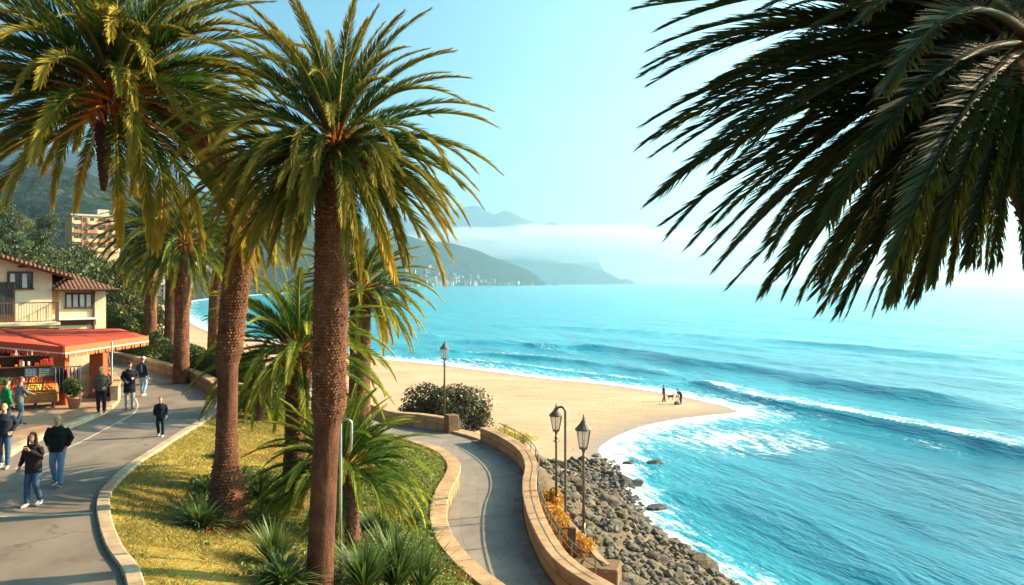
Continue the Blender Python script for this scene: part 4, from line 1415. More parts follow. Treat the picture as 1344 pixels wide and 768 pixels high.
BL = [blades(260, .66, 70 + k, G7) for k in range(3)]
BT = [blades(190, .85, 80 + k, G7, .02, (45, 88), 38) for k in range(2)]
tl = [(264, 694, 1.0, 0, 'spiky green tuft on the lawn beside the base of the kerb palm'),
      (272, 647, .62, 0, 'small spiky tuft half behind the kerb palm, farther up the lawn'),
      (287, 602, .55, 0, 'smallest green tuft up the lawn, next to the kerb bend'),
      (360, 742, .85, 1, 'spiky tuft at the lower edge of the view between the two front trunks'),
      (372, 770, .9, 0, 'low leafy tuft at the very bottom between the two front trunks'),
      (490, 702, 1.05, 0, 'round green tuft under the low palm fronds by the garden wall'),
      (341, 656, .8, 1, 'dark grassy tuft in the shade between the kerb palm and the shorter palm'),
      (362, 664, .7, 0, 'grassy tuft touching the foot of the shorter palm'),
      (520, 772, 1.2, 1, 'big bright grassy clump at the bottom beside the garden wall'),
      (478, 775, 1.0, 1, 'bright grassy clump at the bottom just past the bent pole'),
      (553, 775, 1.0, 1, 'grassy clump squeezed against the garden wall at the bottom'),
      (505, 735, .9, 1, 'tall grassy clump above the bottom clumps, below the round tuft'),
      (533, 738, .8, 0, 'leafy clump in the shade of the garden wall'),
      (540, 690, .7, 0, 'dark clump at the inside of the wall curve'),
      (318, 640, .6, 1, 'thin tuft in the shade right behind the kerb palm')]
for k, (px, py, s, ty, lab) in enumerate(tl):
    p = G(px, py)
    o = link('grass_tuft', (BL if ty == 0 else BT)[k % 2], None, p, (0, 0, k * 1.3), (s * 1.3, s * 1.3, s * (1.3 if ty else 1.15)))
    setprops(o, lab, 'plant', 'spiky tufts in the garden')


# ground cover: low leaves and red flowers in the garden, grass on the lawn
def scatter(name, n, keepf, mat_, size, seed, lift=.05, up=None, zr=.08, asp=.28):
    r = np.random.default_rng(seed)
    d = 12 + (r.random(n) ** .7) * 28; px = r.uniform(150, 620, n)
    x = (px - 672) / F * d
    m = inside(x, d, GARDEN); x, d = x[m], d[m]
    z, inf = height(x, d, True)
    k = keepf(x, d, inf, r)
    P = np.stack([x, d, z + lift + r.random(len(x)) * zr], 1)[k]
    return link(name, leaf_cloud(P, size, mat_, seed, name, fbm(P[:, 0] * .8, P[:, 1] * .8, o=2, seed=4), asp, updir=up))


cover = lambda thr: (lambda x, y, i, r: (fbm(x * .42 + 3, y * .42, o=3, seed=14) + .75 * (i['t'] - .5) > thr) & (i['d1'] > .9) & (r.random(len(x)) < .9))
setprops(scatter('ground_cover', 90000, cover(.45), G8, .085, 90), 'low green ground cover carpeting the lower garden', 'ground cover', kind='stuff')
setprops(scatter('flowers', 40000, lambda x, y, i, r: (fbm(x * .8, y * .8, o=3, seed=24) > .63) & (r.random(len(x)) < .6) & (i['t'] > .2) & (i['d1'] > 1.2), G9, .05, 91, .08), 'red flowers sprinkled through the ground cover', 'flowers', kind='stuff')
GR = leafmat('lawn_blades', (.085, .105, .016), (.44, .32, .075), None, .3)
setprops(scatter('grass', 260000, lambda x, y, i, r: (fbm(x * .42 + 3, y * .42, o=3, seed=14) + .75 * (i['t'] - .5) < .50) & (i['d1'] > .3) & (fbm(x * 1.1, y * 1.1, o=4, seed=44) + .25 * r.random(len(x)) > .53), GR, .10, 92, .02, np.array([0, 0, .8]), .02, .07), 'short dry golden grass of the lawn', 'grass', kind='stuff')


# hedge behind the roadside wall
def hedge(label, pts, w, h, seed, n):
    P = smooth(pts, .3); r = np.random.default_rng(seed)
    s = r.random(n) * (len(P) - 1); i = s.astype(int); f = s - i
    c = P[i] * (1 - f)[:, None] + P[i + 1] * f[:, None]
    T_ = P[i + 1] - P[i]; T_ /= np.linalg.norm(T_, axis=1)[:, None]; N_ = np.stack([-T_[:, 1], T_[:, 0]], 1)
    a = r.random(n) * PI; rad = .62 + .45 * r.random(n) ** .4
    bumpy = .7 + .6 * fbm(s * .12, s * 0, o=3, seed=seed)
    q = np.column_stack([c + N_ * (np.cos(a) * rad * w / 2)[:, None], -.3 + np.sin(a) * rad * h * bumpy])
    q[:, 2] += np.where(r.random(n) < .3, -r.random(n) * h * .6, 0)
    q[:, 2] = np.maximum(q[:, 2], -.4)
    o = link('hedge', leaf_cloud(q, .17, G3, seed, 'hedge', fbm(q[:, 0] * .6, q[:, 1] * .6, q[:, 2] * .6, 3, 5)))
    setprops(o, label, 'hedge', 'hedges behind the roadside wall')


hd = KERB[kend + 2:]
hd = hd + np.stack([np.gradient(hd, axis=0)[:, 1], -np.gradient(hd, axis=0)[:, 0]], 1) / (np.linalg.norm(np.gradient(hd, axis=0), axis=1)[:, None]) * 1.6
ha = hd[(hd[:, 0] > -20.2) & (hd[:, 0] < -12.4)]; hb = hd[(hd[:, 0] > -31) & (hd[:, 0] < -20.6)]
hedge('dense clipped green hedge between the wall-side palm and the kerb palm', ha[::3], 2.0, 1.6, 95, 22000)
hedge('dark green hedge farther along the bend behind the slim palm', hb[::3], 2.0, 1.7, 96, 16000)
pl_ = G(345, 548)
bush('dark_shrub', 'dark leafy shrub filling the corner behind the flower lawn', 'shrub', (pl_.x - .3, pl_.y + 1.2, pl_.z), 1.1, .8, G1, 4000, .14, 97)

# ================================================================== house, restaurant terrace
def roof_mat(name, c1, c2):
    t = NT(name); co = t.co('Object')
    wv = t.n('TexWave', wave_type='BANDS', bands_direction='X'); t.l(co, wv.inputs['Vector'])
    wv.inputs['Scale'].default_value = 1.6; wv.inputs['Distortion'].default_value = .6; wv.inputs['Detail'].default_value = 2
    n1 = t.noise(co, 3, 6, .7)
    col = t.ramp(n1, [(.3, c1), (.7, c2)])
    col = t.mix(1.0, col, t.ramp(wv.outputs['Fac'], [(0, (.65, .65, .65)), (1, (1.1, 1.1, 1.1))]), 'MULTIPLY')
    t.bsdf(col, .85, .2, t.bump(wv.outputs['Fac'], .8, .05))
    return t.m


M['tiles'] = roof_mat('clay_tiles', (.17, .065, .035), (.30, .13, .075))
M['tiles2'] = roof_mat('dark_clay_tiles', (.11, .05, .032), (.20, .095, .06))


def prism(mb, poly, y0, y1, mi=0):
    """polygon in xz extruded along y"""
    n = len(poly)
    V = [(x, y0, z) for x, z in poly] + [(x, y1, z) for x, z in poly]
    Fs = [tuple(range(n)), tuple(range(2 * n - 1, n - 1, -1))] + [(i, n + i, n + (i + 1) % n, (i + 1) % n) for i in range(n)]
    mb.add(V, Fs, mi)


def window(parent, x, y, z, w, h, name='window', panes=2, open_=False):
    mb = MB(); mb.box((x, y + .04, z), (w, .05, h)); o = mb.build(name, M['glass'], parent)
    fr = MB(); t = .075
    for a, b, c, d in ((x, z + h / 2, w + t, t), (x, z - h / 2, w + t + .1, t)): fr.box((a, y - .01, b), (c, .12, d), bev=.01)
    for a in [x - w / 2, x + w / 2]: fr.box((a, y - .01, z), (t, .11, h - t), bev=.01)
    for k in range(1, panes): fr.box((x - w / 2 + w * k / panes, y - .0, z), (t * .7, .10, h - t), bev=.01)
    fr.build('frame', M['darkwood'], o)
    cu = MB()
    for k in range(panes):
        xx = x - w / 2 + w * (k + .5) / panes
        for q in range(5): cu.tube([(xx - w / panes * .3 + q * .04, y + .005, z + h / 2 - .08), (xx - w / panes * .3 + q * .045, y + .005, z - h / 2 + .06)], .022, 6)
    cu.build('curtain', M['white'], o)
    return o


house = thing('house', 'cream plastered house with clay tile roofs and railed balcony above the red awning', 'house', (-23.6, 43.0, 0), math.atan2(.6, .8))
mb = MB(); prism(mb, [(-11, -.1), (0, -.1), (0, 5.42), (-6, 7.32), (-11, 5.6)], 0, 7)
mb.build('wall', M['cream'], house)
mb = MB(); prism(mb, [(.003, -.1), (2.6, -.1), (2.6, 4.58), (.003, 4.58)], .32, 4.2)
mb.build('wall', M['cream'], house)
mb = MB(); prism(mb, [(.02, 3.3), (.34, 3.3), (.34, 4.5), (.02, 4.5)], .302, .34); mb.build('corner_panel', M['orange_plaster'], house)
# main roof: two slopes with eaves
mb = MB()
sl_ = 1.9 / 6
prism(mb, [(.85, 5.42 - .85 * sl_ + .02), (.85, 5.42 - .85 * sl_ + .16), (-6, 7.32 + .20), (-6, 7.32 + .02)], -.75, 7.6)
prism(mb, [(-6.003, 7.34), (-6.003, 7.52), (-11.8, 5.55), (-11.8, 5.38)], -.75, 7.6)
rf = mb.build('roof', M['tiles'], house)
mb = MB(); prism(mb, [(.80, 5.42 - .80 * sl_ - .06), (.80, 5.42 - .80 * sl_ + .015), (-6, 7.335), (-6, 7.24)], -.70, -.04); mb.build('soffit', M['darkwood'], rf)
mb = MB(); mb.tube([(.90, -.75, 5.10), (.90, 7.5, 5.12)], .06, 8); mb.build('gutter', M['darkwood'], rf)
# wing roof
mb = MB()
V = [(-.0, -.2, 4.60), (3.15, -.2, 4.60), (3.15, 4.6, 4.60), (.003, 4.6, 4.60), (.003, 2.4, 5.50), (1.2, 2.3, 5.45)]
V += [(x, y, z - .12) for x, y, z in V[:4]]
mb.add(V, [(0, 1, 5, 4), (1, 2, 5), (2, 3, 4, 5), (0, 6, 7, 1), (1, 7, 8, 2), (2, 8, 9, 3), (6, 9, 8, 7), (0, 4, 3, 9, 6)])
rf2 = mb.build('roof', M['tiles2'], house)
mb = MB(); mb.tube([(0, -.24, 4.56), (3.2, -.24, 4.56)], .05, 8); mb.build('gutter', M['darkwood'], rf2)
window(house, -1.42, -.03, 5.02, 1.05, .85, panes=2)
window(house, 1.30, .29, 3.98, 1.25, .78, panes=4)
mb = MB(); mb.box((2.0, .27, 3.3), (.10, .10, 2.3), bev=.02); mb.box((2.0, .24, 4.4), (.14, .14, .1), bev=.02); mb.build('downpipe', M['darkwood'], house)
mb = MB(); mb.box((1.15, .12, 3.02), (2.0, .42, .10), bev=.02); mb.build('ledge', M['white'], house)
mb = MB(); mb.box((1.15, .29, 2.82), (1.9, .05, .26)); mb.build('dark_band', M['darkwood'], house)  # plain dark band directly under the ledge
mb = MB(); mb.box((-1.3, -.06, 5.72), (.5, .25, .08), .0, bev=.02); mb.tube([(-1.3, 0, 5.75), (-1.35, -.22, 5.7)], .03, 6); mb.build('wall_lamp', M['darkwood'], house)
# balcony
bal = MB(); bal.box((-4.9, -.62, 2.86), (10.2, 1.2, .16), bev=.02)
bo = bal.build('balcony', M['cream'], house)
rl = MB()
for k in range(86): rl.box((-10.0 + k * .118, -1.16, 3.42), (.018, .018, .95))
for k in range(9): rl.box((.12, -1.16 + k * .13, 3.42), (.018, .018, .95))
rl.box((-4.95, -1.16, 3.92), (10.25, .06, .05), bev=.01); rl.box((-4.95, -1.16, 3.0), (10.2, .04, .035))
rl.box((.12, -.58, 3.92), (.06, 1.2, .045), bev=.01)
for x in (-10, -7.5, -5, -2.45, .12): rl.box((x, -1.165, 3.44), (.06, .07, 1.0), bev=.01)
rl.build('railing', M['metal'], bo)
mb = MB(); mb.box((-2.1, -.02, 3.95), (.9, .06, 2.0)); dr = mb.build('balcony_door', M['darkwood'], house)
mb = MB()
for k in range(2): mb.box((-2.3 + k * .4, -.055, 4.1), (.3, .02, 1.5))
mb.build('pane', M['glass'], dr)
# dark panel under the balcony, the shop's interior shade put into its colour
mb = MB(); mb.box((-4.2, -.06, 1.3), (9.0, .10, 2.6)); sf = mb.build('shop_shade_panel', M['dark'], house)
for k in range(3):
    mb = MB(); mb.box((-4.2, -.27, .7 + k * .55), (8.6, .32, .04))
    sh_ = mb.build('shelf', M['darkwood'], sf)
rr_ = random.Random(5)
for nm, mt in (('goods_red', 'redfruit'), ('goods_orange', 'orange'), ('goods_pale', 'white')):
    mb = MB()
    for k in range(42):
        x = rr_.uniform(-8.3, -.1); z = .72 + .55 * rr_.randrange(3); h = rr_.uniform(.1, .34)
        mb.box((x, -.27, z + h / 2 + .005), (rr_.uniform(.08, .26), .2, h), bev=.02)
    mb.build('shelf_goods', M[mt], sf)

# awning on two columns
C1, C2, B1, B2, L0 = [np.array(p) for p in ((-17.2, 32.2, 2.42), (-16.8, 38.7, 2.44), (-19.2, 41.2, 2.66), (-28.2, 40.2, 2.72), (-25.3, 35.7, 2.70))]
aw = thing('awning', 'broad red canvas awning with scalloped valance over the fruit stall, painted brighter on its sunny side', 'awning', tuple(C1))
mb = MB()
top = [p - C1 for p in (C1, C2, B1, B2, L0)]
def quadgrid(a, b, c, d, n, m, sag):
    V = []; Fs = []
    for i in range(n + 1):
        for j in range(m + 1):
            u, v = i / n, j / m
            p = (a * (1 - u) + b * u) * (1 - v) + (d * (1 - u) + c * u) * v
            V.append(p + np.array([0, 0, -sag * (4 * u * (1 - u)) * .5 - .012 * (j % 2) + .02 * math.sin(u * 23)]))
    for i in range(n):
        for j in range(m):
            q = i * (m + 1) + j; Fs.append((q, q + m + 1, q + m + 2, q + 1))
    mb.add(V, Fs)
quadgrid(top[0], top[1], top[2], top[2] * .35 + top[3] * .65, 10, 14, .05)
quadgrid(top[0], top[2] * .35 + top[3] * .65, top[3], top[4], 8, 14, .05)
cv = mb.build('canopy', M['awning'], aw, smooth_=True)
sd_m = cv.modifiers.new('thick', 'SOLIDIFY'); sd_m.thickness = .02
def valance(a, b, name, mt, n):
    d = b - a; L = np.linalg.norm(d); u = d / L; nn = np.array([u[1], -u[0], 0])
    for k, (z0, z1, of, mm) in enumerate(((.03, -.20, .025, mt), (-.203, -.255, .035, M['stripe']))):
        m2 = MB()
        q = [a + nn * of, b + nn * of]
        m2.add([q[0] + [0, 0, z0], q[1] + [0, 0, z0], q[1] + [0, 0, z1], q[0] + [0, 0, z1]] + [p - nn * .012 for p in (q[0] + [0, 0, z0], q[1] + [0, 0, z0], q[1] + [0, 0, z1], q[0] + [0, 0, z1])], [(0, 1, 2, 3), (7, 6, 5, 4), (0, 4, 5, 1), (1, 5, 6, 2), (2, 6, 7, 3), (3, 7, 4, 0)])
        m2.build(name if k == 0 else 'trim_stripe', mm, aw)
    m2 = MB()
    for k in range(n):
        c = a + d * ((k + .5) / n); w = L / n * .47; wav = .03 * math.sin(k * 1.7)
        P = []
        for j in range(9):
            an = PI * j / 8
            P.append(c + u * (-math.cos(an) * w) + nn * (.03 + wav) + np.array([0, 0, -.258 - .17 * math.sin(an) ** .7]))
        P2 = [p - nn * .01 for p in P]
        m2.add(P + P2, [tuple(range(9)), tuple(range(17, 8, -1))] + [(i, i + 9, i + 10, i + 1) for i in range(8)])
    m2.build('scallops', mt, aw)
Zero = np.zeros(3)
valance(Zero, top[1], 'valance', M['valance'], 34)  # side towards the sun takes the sunlit colour
valance(top[4], Zero, 'valance', M['awning'], 40)
mb = MB()
for a, b in ((Zero, top[1]), (Zero, top[4]), (Zero, top[2] * .35 + top[3] * .65), (top[1], top[2])):
    mb.tube([a + [0, 0, -.06], b + [0, 0, -.06]], .03, 6)
mb.build('frame', M['metal'], aw)
for (x, y, w, lab) in ((-17.72, 33.0, .42, 'red square column at the near corner of the awning, beside the fruit stall'), (-17.35, 35.2, .56, 'broad orange column farther back under the awning, beside the man in brown')):
    mb = MB(); mb.box((0, 0, 1.12), (w, w, 2.2), bev=.02); mb.box((0, 0, .1), (w + .08, w + .08, .2), bev=.02); mb.box((0, 0, 2.12), (w + .08, w + .08, .12), bev=.02)
    setprops(mb.build('column', M['redpaint'], None, (x, y, .12), (0, 0, .1)), lab, 'column')
mb = MB(); mb.tube([(0, 0, 0), (0, 0, 2.3)], .035, 8); mb.lathe([(.09, 0), (.09, .03), (.04, .05)], n=10)
setprops(mb.build('steel_pole', M['steel'], None, (-16.95, 35.5, .12)), 'thin pale pole standing right beside the broad orange column', 'pole')

# fruit stall with tilted display
st = thing('fruit_stall', 'slatted wooden fruit stall with a tilted display under the red awning', 'stall', (-18.55, 32.1, .12), .38)
mb = MB(); tilt = math.atan2(.62, .95)
prism(mb, [(0, .22), (0, .56), (.95, 1.14), (.95, .22)], 0, 2.1)
me = mb.mesh('body', M['wood']); co = np.zeros(len(me.vertices) * 3); me.vertices.foreach_get('co', co); co = co.reshape(-1, 3)
co = np.stack([co[:, 1] - 1.05, co[:, 0] - .45, co[:, 2]], 1); me.vertices.foreach_set('co', co.ravel()); me.flip_normals(); me.update()
link('body', me, st)
mb = MB()
for k in range(4): mb.box((0, -.475, .27 + k * .085), (2.16, .03, .07), bev=.008)
mb.box((0, -.47, .60), (2.2, .06, .05), bev=.01)
mb.build('slats', M['wood'], st)
for x in (-.9, -.3, .3, .9):
    mb = MB(); mb.box((x, -.32, .11), (.10, .10, .215), bev=.01); mb.box((x, -.32, .02), (.16, .2, .04), bev=.01); mb.build('leg', M['darkwood'], st)
SM = Matrix.Translation(st.location) @ Euler((0, 0, .38)).to_matrix().to_4x4()
fr_kinds = [('orange', 'crate of orange fruit'), ('redfruit', 'crate of red fruit'), ('yellowfruit', 'crate of yellow fruit'), ('orange', 'crate of orange fruit'), ('greenfruit', 'crate of green fruit'), ('redfruit', 'crate of red fruit'), ('orange', 'crate of orange fruit'), ('redfruit', 'crate of red fruit')]
pos_w = ['far left end, front row', 'left of the middle, front row', 'right of the middle, front row', 'far right end, front row', 'far left end, back row', 'left of the middle, back row', 'right of the middle, back row', 'far right end, back row']
for k, ((mt, what), pw) in enumerate(zip(fr_kinds, pos_w)):
    cx = -.78 + .52 * (k % 4); row = k // 4
    ly = -.22 + row * .42; lz = .56 + .58 * ((ly + .45) / .95) + .012
    p = SM @ Vector((cx, ly, lz))
    c = thing('fruit_crate', 'open wooden %s on the stall display, %s' % (what, pw), 'crate', p, .38, 'crates of fruit on the stall')
    c.rotation_euler = Euler((math.atan2(.58, .95), 0, .38))
    mb = MB()
    mb.box((0, 0, .012), (.48, .38, .02))
    for sx in (-1, 1): mb.box((sx * .235, 0, .06), (.016, .38, .10)); mb.box((0, sx * .185, .06), (.455, .016, .09))
    mb.build('crate_box', M['wood'], c)
    mb = MB(); q = random.Random(k)
    for i in range(6):
        for j in range(5):
            mb.ell((-.19 + i * .076, -.145 + j * .072, .085 + q.uniform(0, .03)), (.042,) * 3, 8, 6)
    for i in range(8): mb.ell((q.uniform(-.14, .14), q.uniform(-.1, .1), .145), (.042,) * 3, 8, 6)
    mb.build('fruit', M[mt], c, smooth_=True)
# price cards standing at the back of the display
for k, (dx, lab) in enumerate(((.05, 'grey price card propped at the back of the fruit stall, left of two'), (.52, 'grey price card propped at the back of the fruit stall, right of two'))):
    p = SM @ Vector((dx, .36, 1.10))
    t = thing('price_card', lab, 'sign', p, .38, 'price cards on the stall')
    mb = MB(); mb.box((0, 0, .2), (.40, .02, .34), bev=.005, rx=-.15); mb.build('board', M['slate'], t)
    mb = MB(); q = random.Random(k + 9)
    for i in range(3):
        for j in range(3): mb.box((-.12 + j * .12, -.014 - .015 * (1 - i) * 0 - .016 + .03 * 0 + (.1 - i * .09) * .15 - .002, .29 - i * .09), (.05 + .05 * q.random(), .004, .03 + .02 * q.random()), rx=-.15)
    mb.build('scrawl', M['white'], t)
# potted plant
pb = Vector(A(97, 536, .12))
pt = thing('potted_plant', 'leafy plant in a terracotta pot beside the fruit stall', 'potted plant', pb)
mb = MB(); mb.lathe([(.17, 0), (.24, .36), (.27, .37), (.27, .44), (.22, .44), (.2, .38)], n=18); mb.build('pot', M['terracotta'], pt, smooth_=True)
p, rv, c = lobes(9, .42, .55, 7, 1500, .42, .85)
link('foliage', leaf_cloud(p, .10, G3, 7, 'foliage', rv), pt)
mb = MB()
for q in c[:7]: mb.tube([(0, 0, .38), (q[0] * .4, q[1] * .4, .7), (q[0], q[1], q[2] + .85)], [.02, .015, .006], 5)
mb.build('stems', M['bark'], pt)
# rack of dark clothes between the columns
ck = thing('clothes_rack', 'rack hung with dark blue clothes between the two columns', 'clothes rack', Vector(A(88, 532, .12)), .5)
mb = MB()
for x in (-.45, .45): mb.tube([(x, 0, 0), (x, 0, 1.55)], .02, 6); mb.tube([(x, -.25, .03), (x, .25, .03)], .02, 6)
mb.tube([(-.5, 0, 1.5), (.5, 0, 1.5)], .02, 6); mb.build('frame', M['metal'], ck)
for k in range(7):
    mb = MB(); x = -.4 + k * .13
    mb.tube([(x, 0, 1.47), (x, 0, 1.3), (x + .01, 0, .9), (x, .01, .5)], [(.02, .05), (.035, .2), (.03, .2), (.035, .23)], 10)
    mb.build('garment', plain('garment_cloth', random.Random(k).choice([(.02, .03, .06), (.03, .05, .10), (.05, .05, .06), (.10, .13, .17)]), .9, .1, .2, 6), ck, smooth_=True)

# apartment block on the hill
def block(label, base, rz, w, d, h, floors, bays, mats, group=None, roof=None):
    t = thing('apartment_block', label, 'building', base, rz, group)
    mb = MB(); mb.box((0, 0, h / 2 - 3), (w, d, h + 6)); mb.build('wall', mats[0], t)
    mb = MB(); mb.box((0, 0, h + .25), (w + .8, d + .8, .5)); mb.box((w * .2, 0, h + 1.3), (w * .25, d * .5, 1.8)); mb.build('roof', mats[1], t)
    bw = w / bays; fh = h / floors
    for i in range(bays):
        if i % 3 == 1:
            mb = MB(); mb.box((-w / 2 + bw * (i + .5), -d / 2 - .3, h / 2), (bw * .8, .6, h - .4)); mb.build('stair_bay', mats[2], t)
        for f in range(floors):
            m2 = MB(); x = -w / 2 + bw * (i + .5); z = fh * (f + .55)
            yy = -d / 2 - (.62 if i % 3 == 1 else .02)
            m2.box((x, yy, z), (bw * .45, .06, fh * .5)); m2.build('window', M['glass'], t)
            if i % 3 != 1:
                m3 = MB(); m3.box((x, -d / 2 - .6, fh * f + .2), (bw * .86, 1.2, .2)); m3.box((x, -d / 2 - 1.15, fh * f + .7), (bw * .86, .08, .8)); m3.build('balcony', mats[3] if (i + f) % 2 else mats[2], t)
    return t


pa = on_ground(121, 240)
za = CZ + (HOR - 331) / F * 240
block('apartment block with tan and white balconies on the wooded slope under the mountain', (pa.x, pa.y, za), .75, 12.5, 7, 10.0, 4, 6,
      (plain('tan_plaster', (.58, .36, .19), .9, .1, .1, 1), plain('flat_roof', (.45, .38, .3), .9, .1, .1, 1), plain('brown_panel', (.34, .16, .08), .9, .1, .1, 1), plain('tan_balcony', (.60, .40, .24), .9, .1, .1, 1)))
# retaining wall below it
rp0, rp1 = on_ground(70, 215), on_ground(140, 225)
zz = CZ + (HOR - 343) / F * 218
mb = MB(); c = (rp0 + rp1) / 2; mb.box((0, 0, -2), ((rp1 - rp0).length, .6, 6.4), bev=.05)
setprops(mb.build('retaining_wall', M['oldwall'], None, (c.x, c.y, zz), (0, 0, math.atan2(rp1.y - rp0.y, rp1.x - rp0.x))), 'long pale retaining wall on the slope below the apartment block', 'wall')


# small houses of the far towns: one built with parts, copied
def far_house(seed, c):
    r = random.Random(seed)
    t = thing('far_house', '', 'house', (0, 0, -900), 0, '')
    w, d, h = r.uniform(10, 15), r.uniform(9, 12), r.uniform(7, 14)
    mb = MB(); mb.box((0, 0, h / 2 - 4), (w, d, h + 8)); mb.build('wall', plain('town_plaster', c, .9, .1, .08, .1), t)
    mb = MB(); mb.add([(-w / 2 - .5, -d / 2 - .5, h), (w / 2 + .5, -d / 2 - .5, h), (w / 2 + .5, d / 2 + .5, h), (-w / 2 - .5, d / 2 + .5, h), (-w / 4, 0, h + 2.4), (w / 4, 0, h + 2.4)], [(0, 1, 5, 4), (1, 2, 5), (2, 3, 4, 5), (3, 0, 4), (3, 2, 1, 0)])
    mb.build('roof', M['tiles'], t)
    mb = MB()
    for i in range(3):
        for f in range(int(h // 3)): mb.box((-w / 3 + i * w / 3, -d / 2 - .02, 1.8 + f * 3), (1.2, .06, 1.5))
    mb.build('windows', M['glass'], t)
    return t


def hz_at(px, Yd):
    best = -99
    for tt in np.linspace(0, 1, 200):
        X_, Y_, Z_ = mid_f(np.array([px]), np.array([tt]))
        if Y_[0] >= Yd: return float(Z_[0])
    return best


rng = random.Random(11)
protos = [far_house(k, c) for k, c in enumerate(((.42, .38, .32), (.36, .28, .20), (.38, .34, .30), (.30, .20, .14), (.46, .44, .41)))]
ts = np.linspace(0, .75, 60); used = set(); n_h = 0
for i in range(130):
    px = rng.triangular(455, 705, 575); t_ = .012 + .26 * rng.random() ** 1.9 * max(.12, 1 - max(0, px - 580) / 130)
    X_, Y_, Z_ = mid_f(np.array([px]), np.array([t_]))
    k = rng.randrange(5); s = rng.uniform(.6, 1.25)
    loc = (float(X_[0]), float(Y_[0]), float(Z_[0]))
    if k not in used:
        used.add(k); o = protos[k]; o.location = loc; o.rotation_euler = (0, 0, rng.uniform(-.3, .9)); o.scale = (s, s, s)
    else:
        o = copy_thing(protos[k], loc, rng.uniform(-.3, .9), scale=(s, s, s))
    o['label'] = 'small pale house among many in the town on the far headland slope'; o['group'] = 'houses of the far headland town'
for i in range(26):
    px = rng.uniform(192, 300)
    if px < 236: Yd = rng.uniform(430, 560)
    else: Yd = np.interp(px, [236, 250, 280, 300], [600, 640, 780, 860]) * rng.uniform(1.0, 1.18)
    X_ = (px - 672) / F * Yd
    z = max(hz_at(px, Yd), GZ(X_, Yd) if Yd < 880 else -99)
    k = rng.randrange(5); s = rng.uniform(.6, .95)
    o = copy_thing(protos[k], (X_, Yd, z), rng.uniform(-.2, .9), scale=(s, s, s))
    o['label'] = 'small house along the far end of the bay, seen between the palm trunks'; o['group'] = 'houses round the bay'


# ================================================================== lamps, railing, posts
def lantern(t, c, w, h, name='lantern'):
    """six-sided street lantern, wider at the top; c = underside"""
    x, y, z = c
    o = MB()
    for k in range(6):
        a = k * PI / 3
        o.tube([(x + .50 * w * .55 * math.cos(a), y + .5 * w * .55 * math.sin(a), z), (x + .5 * w * math.cos(a), y + .5 * w * math.sin(a), z + h * .55)], .013, 5)
    o.lathe([(w * .30, -.03), (w * .30, .0), (w * .29, .03)], c, 6); o.lathe([(w * .06, -.2), (w * .14, -.05), (w * .30, -.03)], c, 10)
    la = o.build(name, M['bronze'], t)
    g = MB(); g.lathe([(w * .26, .01), (w * .475, h * .55)], c, 6); g.build('glass', M['lampglass'], la)
    r = MB(); r.lathe([(w * .53, h * .55), (w * .60, h * .56), (w * .58, h * .60), (w * .34, h * .72), (w * .20, h * .80), (w * .18, h * .84), (w * .09, h * .87)], c, 12)
    r.build('lantern_roof', M['bronze'], la, smooth_=False)
    f = MB(); f.lathe([(w * .05, h * .86), (w * .11, h * .90), (w * .04, h * .94), (w * .07, h * .97), (.004, h * 1.06)], c, 8)
    for a in (0, PI / 2, PI, 3 * PI / 2): f.tube([(x, y, z + h * .89), (x + w * .16 * math.cos(a), y + w * .16 * math.sin(a), z + h * .93)], .008, 5)
    f.build('finial', M['bronze'], la)
    return la


def lamp(label, base, H, w, h, r=.045):
    t = thing('street_lamp', label, 'street lamp', base, .3, 'lantern street lamps')
    mb = MB(); mb.lathe([(r * 2.4, -.5), (r * 2.4, .12), (r * 1.8, .16), (r * 1.8, .5), (r * 1.25, .56), (r * 1.05, .8)], n=14); mb.build('base', M['metal'], t, smooth_=True)
    mb = MB(); mb.lathe([(r, .78), (r * .85, H - h - .35), (r * .7, H - h - .1)], n=12); mb.build('pole', M['metal'], t, smooth_=True)
    mb = MB(); mb.lathe([(r * .9, H - h - .42), (r * 1.7, H - h - .38), (r * 1.0, H - h - .32), (r * 1.5, H - h - .26), (r * .8, H - h - .18)], n=12)
    for s in (-1, 1): mb.tube([(0, 0, H - h - .36), (s * .13, 0, H - h - .37)], .014, 6)
    mb.build('collar', M['metal'], t)
    lantern(t, (0, 0, H - h), w, h)
    return t


lb = Vector(D(766, 720, 26.0)); lamp('street lamp with lantern standing alone over the boulders, tallest in the view', lb, 175 / F * 26 - .02, .46, 1.0)
lb2 = Vector(D(730, 684, 29.2)); lamp('street lamp with lantern tucked under the bent pole', lb2, 153 / F * 29.2, .43, .9)
lb3 = Vector(D(583, 568, 45.2)); lamp('lone street lamp at the end of the parapet, against the beach', (lb3.x + .02, lb3.y - .05, -3), 116 / F * 45.2, .44, .95, .055)
hk = thing('hooked_pole', 'tall bent pole with a crook curving over the twin lantern', 'pole', D(742, 692, 28.5))
Hh = (692 - 541) / F * 28.5; rad = 6.3 / F * 28.5
mb = MB(); pts = [(0, 0, -.6), (0, 0, Hh * .5), (0, 0, Hh)] + [(-rad + rad * math.cos(a), 0, Hh + rad * 1.1 * math.sin(a)) for a in np.linspace(.2, PI, 9)] + [(-2 * rad, 0, Hh - .12)]
mb.tube(pts, [.05] + [.043] * (len(pts) - 3) + [.035, .03], 10); mb.build('pole', M['metal'], hk, smooth_=True)
mb = MB(); mb.lathe([(.09, -.5), (.09, .05), (.05, .1)], n=10); mb.build('base', M['metal'], hk)
mb = MB(); mb.tube([(0, 0, Hh * .54), (-.12, 0, Hh * .56), (-.2, 0, Hh * .535)], [.02, .035, .015], 7); mb.build('bracket', M['metal'], hk)
